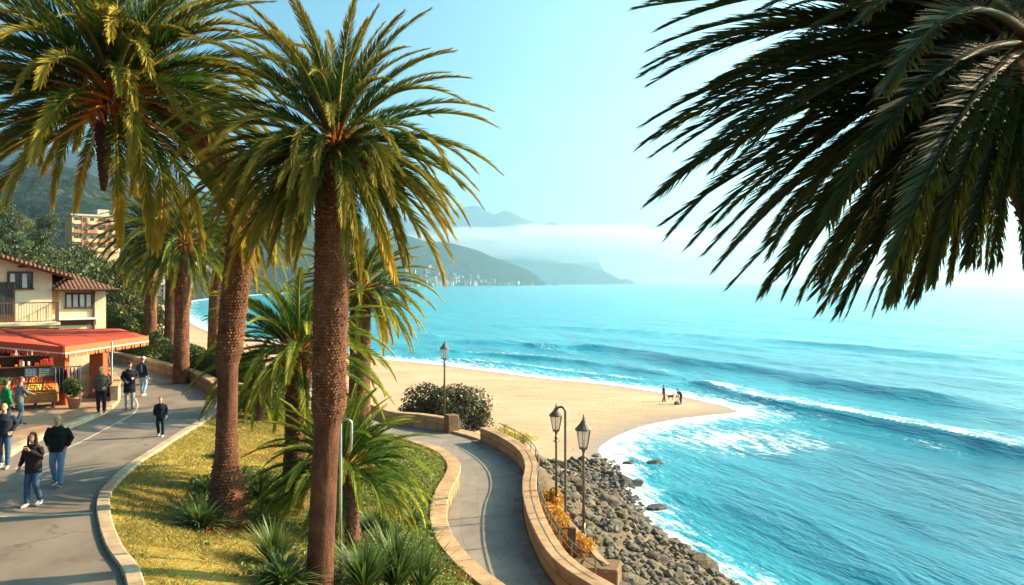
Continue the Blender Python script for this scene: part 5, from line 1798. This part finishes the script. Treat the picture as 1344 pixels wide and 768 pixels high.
# bent steel pole by the front palm
gp = on_ground(447, 16.2)
bp = thing('bent_pole', 'slender bent steel pole rising beside the tallest palm trunk', 'pole', gp)
r0 = 7.2 / F * 16.2; zt = D(447, 556, 16.2)[2] - gp.z
pts = [(0, 0, -.3), (0, 0, zt * .5), (0, 0, zt)] + [(r0 - r0 * math.cos(a), 0, zt + r0 * .75 * math.sin(a)) for a in np.linspace(.25, PI, 9)] + [(2 * r0, 0, D(0, 575, 16.2)[2] - gp.z), (2 * r0 - .01, 0, D(0, 590, 16.2)[2] - gp.z), (2 * r0 - .06, 0, D(0, 595, 16.2)[2] - gp.z)]
mb = MB(); mb.tube(pts, [.034, .030, .027] + [.024] * (len(pts) - 3), 10); mb.build('pole', M['steel'], bp, smooth_=True)
mb = MB(); mb.box((-.06, 0, zt - .3), (.07, .08, .16), bev=.01); mb.build('switch_box', M['steel'], bp)
mb = MB(); mb.lathe([(.10, -.1), (.10, .02), (.05, .05)], n=12); mb.build('base', M['steel'], bp)
for z in (.3, .45): pass
# railing along the outer edge of the parapet
rp = WR[(WR[:, 1] > 20) & (WR[:, 1] < 40.8) & (WR[:, 0] > -1.6)]
Tn = np.gradient(rp, axis=0); Tn /= np.linalg.norm(Tn, axis=1)[:, None]
ro = resample(rp + np.stack([Tn[:, 1], -Tn[:, 0]], 1) * .50, 90)
rail = thing('railing', 'thin iron railing following the outer edge of the curved parapet', 'railing', (0, 0, -3.0))
mb = MB(); mb.tube([(x, y, 1.08) for x, y in ro], .02, 7); mb.build('top_rail', M['metal'], rail, smooth_=True)
mb = MB(); mb.tube([(x, y, .88) for x, y in ro], .013, 6); mb.build('lower_rail', M['metal'], rail, smooth_=True)
for x, y in ro[2::6]:
    mb = MB(); mb.tube([(x, y, .2), (x, y, 1.09)], .018, 6); mb.build('post', M['metal'], rail)
# wooden post
wp = thing('wooden_post', 'thick dark wooden post at the planter among the orange shrubs', 'post', Vector(D(751, 748, 24.0)), .2)
hh = (748 - 692) / F * 24.0
mb = MB(); mb.box((0, 0, hh / 2 - .2), (.20, .20, hh + .4), bev=.025); mb.build('post_shaft', M['post'], wp)
mb = MB(); mb.box((-.2, .02, hh - .03), (.22, .05, .05), bev=.01); mb.build('crosspiece', M['post'], wp)
# planter edging and end block
pe = WR[(WR[:, 1] > 22.6) & (WR[:, 1] < 31.5)]
Tn = np.gradient(pe, axis=0); Tn /= np.linalg.norm(Tn, axis=1)[:, None]
po = pe + np.stack([Tn[:, 1], -Tn[:, 0]], 1) * np.interp(pe[:, 1], [22, 26, 31.5], [1.75, 1.5, .9])[:, None]
w_ = sweep('planter_edging', zcol(po, -3.0), [(-.09, -1.2), (-.09, .18), (.09, .18), (.09, -1.2)], M['cap'], rough=.02)
setprops(w_, 'low stone edging of the planter holding the orange shrubs', 'edging')
bridge('planter_soil', zcol(resample(pe + np.stack([Tn[:, 1], -Tn[:, 0]], 1) * .45, 40), -2.93), zcol(resample(po, 40), -2.90), M['soil'], 3)
setprops(bpy.data.objects['planter_soil'], kind='structure')
mb = MB(); mb.box((0, 0, 0), (1.05, .9, .9), bev=.03)
setprops(mb.build('stone_block', M['cap'], None, Vector(D(790, 752, 22.9)) + Vector((.0, .25, -.28)), (0, 0, -.25)), 'square cut stone block ending the planter above the boulders', 'block')


# ================================================================== boulders
def rock_mesh(seed, sub=3):
    bm = bmesh.new(); bmesh.ops.create_icosphere(bm, subdivisions=sub, radius=1)
    r = np.random.default_rng(seed)
    co = np.array([v.co[:] for v in bm.verts])
    for k in range(13):
        n = r.normal(size=3); n /= np.linalg.norm(n); d = r.uniform(.55, .92)
        q = co @ n; m = q > d
        co[m] -= n[None, :] * ((q[m] - d) * .93)[:, None]
    co *= (1 + (fbm(co[:, 0] * 2 + seed, co[:, 1] * 2, co[:, 2] * 2, 4, seed) - .5) * .35)[:, None]
    co *= np.array([1.15, .9, .68])
    Fq = np.array([[v.index for v in f.verts] for f in bm.faces]); bm.free()
    return np_mesh('boulder', co, Fq, M['rock'], smooth_=False)


def rock_material():
    t = NT('shore_rock'); co = t.co('Object'); r = t.n('ObjectInfo').outputs['Random']
    n1 = t.noise(co, 1.6, 7, .7, .3); n2 = t.noise(co, 9, 6, .7)
    a = t.ramp(n1, [(.3, (.055, .046, .037)), (.55, (.115, .098, .078)), (.75, (.23, .19, .145))])
    b = t.ramp(n1, [(.3, (.09, .062, .036)), (.55, (.17, .122, .074)), (.75, (.31, .235, .145))])
    col = t.mix(t.ramp(r, [(.4, (0, 0, 0)), (.7, (1, 1, 1))]), a, b)
    pz = t.n('SeparateXYZ'); g = t.n('NewGeometry'); t.l(g.outputs['Position'], pz.inputs[0])
    wet = t.math('SUBTRACT', 1.0, t.math('DIVIDE', t.math('SUBTRACT', pz.outputs['Z'], SEA + .15), .55, clamp=True), clamp=True)
    col = t.mix(t.math('MULTIPLY', wet, .85), col, (.045, .038, .030))
    col = t.mix(1.0, col, t.ramp(n2, [(.3, (.65, .65, .65)), (.7, (1.2, 1.2, 1.2))]), 'MULTIPLY')
    t.bsdf(col, t.math('MULTIPLY_ADD', wet, -.5, .9), .3, t.bump(n2, .8, .06))
    return t.m


M['rock'] = rock_material()
RK = [rock_mesh(100 + k) for k in range(12)]
rs_ = np.random.default_rng(5)
cand_y = 21 + 40 * rs_.random(9000); cand_x = rs_.uniform(-1, 15, 9000)
z, inf = height(cand_x, cand_y, True)
ok = (inf['dw'] > -.6) & (inf['db'] > 1.5) & ~inf['pth'] & (cand_y < 59 + cand_x * .3)
cx, cy, cz, cdw = cand_x[ok], cand_y[ok], z[ok], inf['dw'][ok]
placed = []
for x, y, zz, w in zip(cx, cy, cz, cdw):
    s = .19 + .33 * rs_.random() ** 1.5
    if any((x - a) ** 2 + (y - b) ** 2 < (.72 * (s + c)) ** 2 for a, b, c in placed): continue
    if len(placed) >= 292: break
    placed.append((x, y, s))
    o = link('boulder', RK[len(placed) % 12], None, (x, y, zz + s * .22), tuple(rs_.uniform(-.4, .4, 2)) + (rs_.uniform(0, 6.28),), (s, s, s * rs_.uniform(.8, 1.15)))
    setprops(o, 'boulder in the bank of tumbled rocks between parapet and sea', 'rock', 'boulders of the rocky shore')
for k, (px, py, s, lab) in enumerate(((860, 606, .5, 'dark rock in the wash farthest off the boulders, beside the foam'), (826, 606, .45, 'low wet rock near the top end of the boulder bank, in the shallows'), (833, 633, .75, 'long dark wet rock just off the boulders, below the two small ones'), (829, 653, .42, 'small dark rock half drowned in foam'),
                                      (862, 665, .55, 'rounded dark rock standing out alone in the white water'), (884, 713, .5, 'flat rock awash beside a smaller one, low in the picture'), (868, 708, .3, 'smallest flat rock awash in the foam'), (826, 664, .5, 'dark rock touching the foam edge of the boulder bank'), (783, 597, .5, 'flat dark rock on the wet sand where beach meets boulders'))):
    x, y, _ = A(px, py, SEA + .1)
    setprops(link('sea_rock', RK[(k * 5 + 2) % 12], None, (x, y, SEA + .02), (0, 0, k * .9), (s * 1.25, s, s * .62)), lab, 'rock', 'wet rocks off the shore')
V = []; Fq = []; nb = 0
small = [rock_mesh(300 + k, 1) for k in range(4)]
cs = []
for me in small:
    a = np.zeros(len(me.vertices) * 3); me.vertices.foreach_get('co', a); f = np.zeros(len(me.loops), int); me.loops.foreach_get('vertex_index', f); cs.append((a.reshape(-1, 3), f.reshape(-1, 3)))
for i in range(min(6500, len(cx))):
    a, f = cs[i % 4]; s = .06 + .20 * rs_.random() ** 1.6; q = rs_.uniform(0, 6.28)
    Rm = np.array([[math.cos(q), -math.sin(q), 0], [math.sin(q), math.cos(q), 0], [0, 0, 1]])
    V.append(a @ Rm.T * s + np.array([cx[i], cy[i], cz[i] + s * .3])); Fq.append(f + nb); nb += len(a)
o = link('rubble', np_mesh('rubble', np.vstack(V), np.vstack(Fq), M['rub'], smooth_=False)); setprops(o, 'small stones filling the gaps between the boulders', 'stones', kind='stuff')
mb = link('islet', RK[3], None, D(729, 374, 4900), (0, 0, .4), (26, 12, 14)); mb.location.z = SEA
setprops(mb, 'tiny dark islet just off the tip of the near headland', 'islet')

# ================================================================== people
PENDING = []


def blob(name, mb, mat_, parent, voxel, fold=0.0, seed=0):
    me = mb.mesh(name, mat_, True)
    o = link(name, me, parent)
    m = o.modifiers.new('r', 'REMESH'); m.mode = 'VOXEL'; m.voxel_size = voxel; m.use_smooth_shade = True
    s = o.modifiers.new('s', 'SMOOTH'); s.factor = .5; s.iterations = 2
    PENDING.append((o, fold, seed, mat_))
    return o


def flush():
    dg = bpy.context.evaluated_depsgraph_get()
    for o, fold, seed, mat_ in PENDING:
        me = bpy.data.meshes.new_from_object(o.evaluated_get(dg))
        if fold:
            n = len(me.vertices); co = np.zeros(n * 3); me.vertices.foreach_get('co', co); co = co.reshape(-1, 3)
            nr = np.zeros(n * 3); me.vertices.foreach_get('normal', nr); nr = nr.reshape(-1, 3)
            co += nr * ((fbm(co[:, 0] * 9, co[:, 1] * 9, co[:, 2] * 16, 3, seed) - .5) * fold)[:, None]
            me.vertices.foreach_set('co', co.ravel()); me.update()
        if not me.materials: me.materials.append(mat_)
        o.modifiers.clear(); o.data = me
    PENDING.clear()


SKIN = plain('skin', (.50, .27, .18), .55, .3, .06, 20)
CL = {}


def cloth(c):
    k = tuple(c)
    if k not in CL: CL[k] = plain('cloth', k, .85, .15, .22, 9, .004, 60)
    return CL[k]


def V3(*a):
    return Vector(a)


def person(label, foot, H, rz, jacket=(.015, .016, .02), trousers=(.07, .12, .2), hair=(.05, .03, .02), shoes=(.12, .1, .09), stride=.0, arms=None, hem=.84, hairtype='short', near=True, group=None, lean=0.0, pack=None, skirt=False, sole=(.6, .58, .55), head_turn=0.0, bald=False, cap=None, build=1.0, bend=0.0):
    """faces local -Y; stride > 0 puts the left foot (local +x) forward"""
    s = H / 1.75
    t = thing('person', label, 'person', foot, rz, group)
    t.scale = (s, s, s)
    vx = .0075 if near else .012
    L = {}
    drop = .02 * abs(stride) * 4
    pel = V3(0, -.0, .95 - drop)
    ch = V3(0, -lean * .5 - bend * .22, 1.30 - drop - bend * .05); sh = V3(0, -lean - bend * .38, 1.43 - drop - bend * .13)
    nk = sh + V3(0, -.01 - bend * .05, .075); hd = nk + V3(0, -.02 - bend * .08, .135 - bend * .03)
    b = MB()
    bw = build
    # torso
    tor = [(pel + V3(0, 0, -.10), .13, .10), (pel, .165, .12), (pel.lerp(ch, .4), .145 * bw, .108 * bw), (ch, .175 * bw, .125 * bw), (sh + V3(0, 0, -.03), .165, .10), (sh + V3(0, 0, .025), .09, .075)]
    b.tube([p for p, _, _ in tor], [(x, y) for _, x, y in tor], 16)
    b.tube([sh - V3(0, 0, .03), nk, nk + V3(0, -.005, .06)], [.068, .054, .052], 12)
    # head: skull, jaw, nose, ears, brow
    q = Euler((0, 0, head_turn)).to_matrix()
    hp = lambda x, y, z: hd + q @ V3(x, y, z)
    b.ell(hp(0, .005, .015), (.075, .093, .098), 16, 11)
    b.tube([hp(0, -.02, .02), hp(0, -.035, -.05), hp(0, -.048, -.095)], [(.068, .068), (.058, .056), (.034, .034)], 14)
    b.tube([hp(0, -.085, .022), hp(0, -.100, -.012), hp(0, -.098, -.024)], [.009, .014, .012], 8)
    for sx in (-1, 1): b.ell(hp(sx * .077, .008, -.008), (.012, .02, .03), 8, 6)
    b.tube([hp(-.045, -.078, .038), hp(0, -.088, .04), hp(.045, -.078, .038)], [.010, .012, .010], 6)
    b.tube([hp(-.022, -.084, -.055), hp(.022, -.084, -.055)], .010, 6)
    # arms
    ar = {}
    for sx in (-1, 1):
        a = (arms or {}).get(sx)
        if a is None:
            sw = -stride * sx * .5
            a = (V3(sx * .245, .02 + sw * .25, 1.15), V3(sx * .255, -.07 + sw, .91))
        e, w = V3(*a[0]), V3(*a[1])
        e.z -= drop; w.z -= drop
        S = sh + V3(sx * .17 * (.5 + .5 * bw), 0, -.035)
        ar[sx] = (S, e, w)
        b.tube([S, S.lerp(e, .5), e, e.lerp(w, .35), w], [.056, .048, .040, .041, .028], 10)
        d = (w - e).normalized(); side = d.cross(V3(0, 1, 0) if abs(d.y) < .8 else V3(0, 0, 1)).normalized()
        thn = d.cross(side).normalized()
        hc = w + d * .055
        b.tube([w - d * .01, w + d * .03, w + d * .085], [(.026, .02), (.036, .018), (.038, .016)], 10)
        for f in range(4):
            o = (f - 1.5) * .0195; ln = (.062, .075, .07, .055)[f]
            p0 = w + d * .07 + side * o; p1 = p0 + d * ln * .55 + thn * .006; p2 = p1 + d * ln * .40 + thn * .028
            b.tube([p0, p1, p2], [.0095, .0092, .008], 7)
        p0 = w + d * .025 + side * .03 * -sx; p1 = p0 + d * .035 - side * .022 * sx; p2 = p1 + d * .032 - side * .004 * sx + thn * .012
        b.tube([p0, p1, p2], [.0125, .0105, .009], 7)
    # legs
    lg = {}
    for sx in (-1, 1):
        hp_ = pel + V3(sx * .088, 0, -.04)
        yf = -stride * sx
        lift = .0
        if stride and sx * stride < 0: lift = .05
        an = V3(sx * .10, yf, .085 + lift)
        kn = hp_.lerp(an, .5) + V3(sx * .01, -.03 - (.09 if lift else .0), .015)
        lg[sx] = (hp_, kn, an, lift)
        b.tube([hp_, hp_.lerp(kn, .5), kn, kn.lerp(an, .35), an], [.088, .074, .054, .054, .037], 12)
        b.tube([an + V3(0, .035, -.035), an + V3(0, -.06, -.045), an + V3(sx * .012, -.16, -.06 + 0)], [(.034, .032), (.040, .03), (.036, .02)], 10)
    blob('body', b, SKIN, t, vx)
    # clothes
    j = MB()
    tj = [(V3(0, 0, hem - drop), .190 * (.7 + .3 * bw), .150 * bw), (pel + V3(0, 0, .03), .188 * (.7 + .3 * bw), .148 * bw), (pel.lerp(ch, .45), .182 * bw, .145 * bw), (ch, .208 * bw, .155 * bw), (sh + V3(0, 0, -.04), .195, .125), (sh + V3(0, 0, .03), .11, .095), (nk + V3(0, 0, -.02), .072, .072)]
    if skirt: tj[0] = (tj[0][0], .215, .17)
    j.tube([p for p, _, _ in tj], [(x, y) for _, x, y in tj], 20)
    for sx in (-1, 1):
        S, e, w = ar[sx]
        j.tube([S + V3(-sx * .02, 0, 0), S.lerp(e, .5), e, e.lerp(w, .5), e.lerp(w, .93)], [.082, .070, .062, .056, .046], 12)
    blob('jacket', j, cloth(jacket), t, .011 if near else .016, .022, 3)
    tr = MB()
    tr.tube([pel + V3(0, 0, .06), pel + V3(0, 0, -.02), pel + V3(0, 0, -.10)], [(.168, .125), (.178, .132), (.14, .11)], 16)
    for sx in (-1, 1):
        h_, k_, a_, _ = lg[sx]
        tr.tube([h_, h_.lerp(k_, .5), k_, k_.lerp(a_, .5), a_ + V3(0, 0, .0)], [.104, .094, .074, .070, .062], 14)
    blob('trousers', tr, cloth(trousers), t, .011 if near else .016, .018, 7)
    for sx in (-1, 1):
        h_, k_, a_, lf = lg[sx]
        m = MB()
        m.tube([a_ + V3(0, .055, -.05), a_ + V3(0, .01, -.02), a_ + V3(0, -.07, -.045), a_ + V3(sx * .012, -.15, -.058), a_ + V3(sx * .014, -.19, -.063)], [(.036, .034), (.046, .046), (.047, .036), (.045, .026), (.026, .015)], 12)
        so_ = blob('shoe', m, cloth(shoes), t, .009)
        m = MB(); m.tube([a_ + V3(0, .075, -.078), a_ + V3(0, .0, -.078), a_ + V3(sx * .012, -.13, -.078), a_ + V3(sx * .014, -.195, -.076)], [(.030, .010), (.040, .011), (.046, .011), (.022, .009)], 12)
        m.build('sole', cloth(sole), so_, smooth_=True)
    # hair
    hm = MB()
    if not bald:
        hm.ell(hp(0, .020, .042), (.083, .092, .092), 16, 10)
        if hairtype == 'long':
            hm.tube([hp(0, .05, .03), hp(0, .075, -.08), hp(0, .075, -.20), hp(0, .06, -.27)], [(.085, .06), (.095, .055), (.10, .045), (.07, .03)], 14)
            for sx in (-1, 1): hm.tube([hp(sx * .07, -.01, .05), hp(sx * .085, -.015, -.05), hp(sx * .09, -.03, -.17), hp(sx * .08, -.035, -.23)], [.035, .034, .032, .016], 8)
        else:
            hm.tube([hp(0, .045, .02), hp(0, .06, -.04), hp(0, .05, -.07)], [(.078, .05), (.068, .04), (.05, .03)], 12)
    else:
        hm.tube([hp(-.078, .01, -.0), hp(-.05, .075, -.01), hp(0, .092, -.01), hp(.05, .075, -.01), hp(.078, .01, -.0)], [.016, .022, .024, .022, .016], 8)
    blob('hair', hm, cloth(hair), t, .009, .012, 5)
    if cap:
        cm = MB(); cm.ell(hp(0, .008, .055), (.088, .100, .075), 16, 9); cm.tube([hp(0, -.07, .045), hp(0, -.15, .035)], [(.07, .010), (.05, .007)], 12)
        blob('cap', cm, cloth(cap), t, .008)
    if near:
        for sx in (-1, 1):
            m = MB(); m.ell(hp(sx * .031, -.080, .020), (.012, .009, .008), 8, 6); e_ = m.build('eye', cloth((.5, .48, .45)), t, smooth_=True)
            m = MB(); m.ell(hp(sx * .031, -.0875, .020), (.006, .004, .006), 8, 6); m.build('iris', cloth((.03, .02, .015)), e_, smooth_=True)
        m = MB(); m.tube([hp(-.026, -.0925, -.055), hp(0, -.096, -.053), hp(.026, -.0925, -.055)], [.003, .0055, .003], 6); m.build('lips', cloth((.33, .11, .09)), t, smooth_=True)
    if pack:
        m = MB(); m.tube([V3(0, .20, 1.05), V3(0, .22, 1.2), V3(0, .2, 1.42)], [(.14, .07), (.16, .09), (.12, .06)], 14)
        blob('backpack', m, cloth(pack), t, .012, .015, 9)
    return t


R_ = lambda px, py, z=0: Vector(A(px, py, z))
person('man in a black puffer jacket and blue jeans walking down the road', R_(76, 638), 1.74, .12, (.012, .012, .014), (.13, .21, .33), (.22, .19, .16), (.10, .06, .045), stride=.13, arms={-1: ((-.30, .05, 1.17), (-.20, -.04, .98)), 1: ((.30, .05, 1.17), (.22, -.05, .97))}, bald=True, build=1.22, sole=(.7, .62, .5), hem=.86)
person('woman in a dark quilted jacket walking with one hand raised to her mouth', R_(44, 664), 1.62, -.12, (.022, .017, .017), (.05, .09, .16), (.055, .018, .012), (.55, .52, .5), stride=-.10, arms={1: ((.27, -.06, 1.17), (.03, -.20, 1.36)), -1: ((-.29, .04, 1.15), (-.36, .0, .92))}, hairtype='long', hem=.80, build=1.08, head_turn=.2)
person('man in a dark jacket and jeans cut by the edge of the picture', R_(6, 614), 1.72, .25, (.018, .025, .035), (.06, .11, .18), (.35, .3, .26), (.35, .3, .25), stride=.10, arms={1: ((.28, .03, 1.16), (.20, -.10, 1.0))}, bald=True, build=1.12)
person('person in a bright green jacket standing at the fruit stall', R_(8, 566, .12), 1.66, 2.6, (.012, .15, .055), (.04, .05, .07), (.10, .05, .03), stride=.0, near=False)
person('woman in a grey top and jeans leaning towards the fruit display', R_(25, 558, .12), 1.62, 2.3, (.13, .125, .12), (.10, .15, .2), (.12, .06, .035), (.05, .04, .04), stride=.09, near=False, arms={-1: ((-.2, -.2, 1.2), (-.12, -.42, 1.12)), 1: ((.24, -.05, 1.18), (.18, -.25, 1.0))}, lean=.05)
person('man in a brown jacket and black trousers standing by the broad orange column', R_(133, 542, .12), 1.70, .25, (.10, .078, .055), (.018, .02, .022), (.35, .27, .17), (.02, .02, .02), near=False, arms={1: ((.27, -.02, 1.16), (.16, -.18, 1.0)), -1: ((-.27, .03, 1.15), (-.26, -.05, .92))}, cap=(.30, .24, .15), build=1.1)
person('tall person in a long black coat and pale trousers standing in the road', R_(170, 537), 1.84, .6, (.010, .012, .018), (.30, .29, .28), (.12, .035, .025), (.10, .09, .08), near=False, hem=.62, skirt=True, arms={1: ((.27, -.06, 1.18), (.1, -.22, 1.15)), -1: ((-.26, -.03, 1.17), (-.16, -.2, 1.05))}, cap=(.13, .03, .025), build=1.05)
person('person in a dark top, light blue jeans and pale cap walking away up the road', R_(187, 520), 1.72, 2.9, (.02, .025, .04), (.22, .32, .42), (.1, .07, .05), (.5, .45, .4), stride=.08, near=False, cap=(.6, .55, .5), pack=(.03, .035, .05))
person('boy in a dark hooded jacket and dark trousers standing alone on the road', R_(211, 573), 1.27, .1, (.010, .016, .028), (.012, .02, .032), (.22, .11, .05), (.5, .45, .35), stride=.05, arms={1: ((.28, .0, 1.17), (.27, -.09, .93)), -1: ((-.28, .02, 1.15), (-.24, -.06, .93))}, sole=(.6, .6, .4), hem=.80, build=1.12)
person('distant person in grey and pink far along the road behind the terrace wall', R_(138, 496), 1.65, 2.8, (.16, .12, .12), (.05, .05, .07), (.08, .05, .04), near=False, stride=.06)
bz = lambda px, py: G(px, py)
person('beach walker in a dark top standing upright on the sand spit', bz(871, 527.5), 1.80, 1.2, (.02, .025, .035), (.10, .03, .025), (.03, .02, .02), (.05, .04, .04), stride=.10, near=False)
person('beach walker in dark clothes bending forward at the end of the sand spit', bz(894, 530.5), 1.72, -1.3, (.02, .022, .04), (.14, .05, .045), (.03, .02, .02), (.05, .04, .04), stride=.04, near=False, bend=.8, arms={1: ((.2, -.4, 1.0), (.12, -.45, .78)), -1: ((-.2, -.4, 1.0), (-.12, -.5, .75))})


def dog(label, loc, rz, c, s=1.0):
    t = thing('dog', label, 'dog', loc, rz); t.scale = (s, s, s)
    b = MB()
    b.tube([V3(0, .28, .40), V3(0, .18, .42), V3(0, -.02, .40), V3(0, -.2, .41), V3(0, -.28, .45)], [(.06, .07), (.085, .10), (.085, .10), (.095, .13), (.07, .09)], 12)
    b.tube([V3(0, -.26, .46), V3(0, -.34, .56), V3(0, -.37, .62)], [.07, .055, .05], 10)
    b.ell(V3(0, -.39, .63), (.058, .075, .06)); b.tube([V3(0, -.42, .62), V3(0, -.53, .595)], [.036, .022], 8)
    for sx in (-1, 1):
        b.tube([V3(sx * .045, -.36, .67), V3(sx * .055, -.35, .74)], [.025, .008], 6)
        b.tube([V3(sx * .07, -.22, .38), V3(sx * .075, -.21, .20), V3(sx * .075, -.23, .03), V3(sx * .075, -.27, .02)], [.05, .028, .02, .022], 8)
        b.tube([V3(sx * .07, .22, .40), V3(sx * .085, .16, .26), V3(sx * .08, .27, .14), V3(sx * .08, .24, .03), V3(sx * .08, .20, .02)], [.07, .045, .025, .02, .022], 8)
    b.tube([V3(0, .29, .44), V3(0, .40, .50), V3(0, .46, .60)], [.03, .022, .01], 7)
    blob('body', b, cloth(c), t, .012, .01)
    return t


dog('small dark dog on the sand between the two beach walkers', bz(880, 525), 1.4, (.03, .025, .02), 1.0)
bg_ = thing('beach_bag', 'slumped grey and dark bag on the sand at the bending walker', 'bag', bz(889, 531.5), .4)
mb = MB(); mb.tube([V3(0, 0, .02), V3(0, 0, .14), V3(.03, 0, .3), V3(.05, 0, .36)], [(.36, .2), (.4, .24), (.3, .16), (.15, .06)], 14)
blob('bag_body', mb, cloth((.12, .12, .16)), bg_, .015, .04)
mb = MB(); mb.tube([V3(-.15, 0, .3), V3(-.1, 0, .5), V3(.1, 0, .52), V3(.2, 0, .33)], .018, 6); mb.build('handle', cloth((.05, .05, .06)), bg_)
flush()
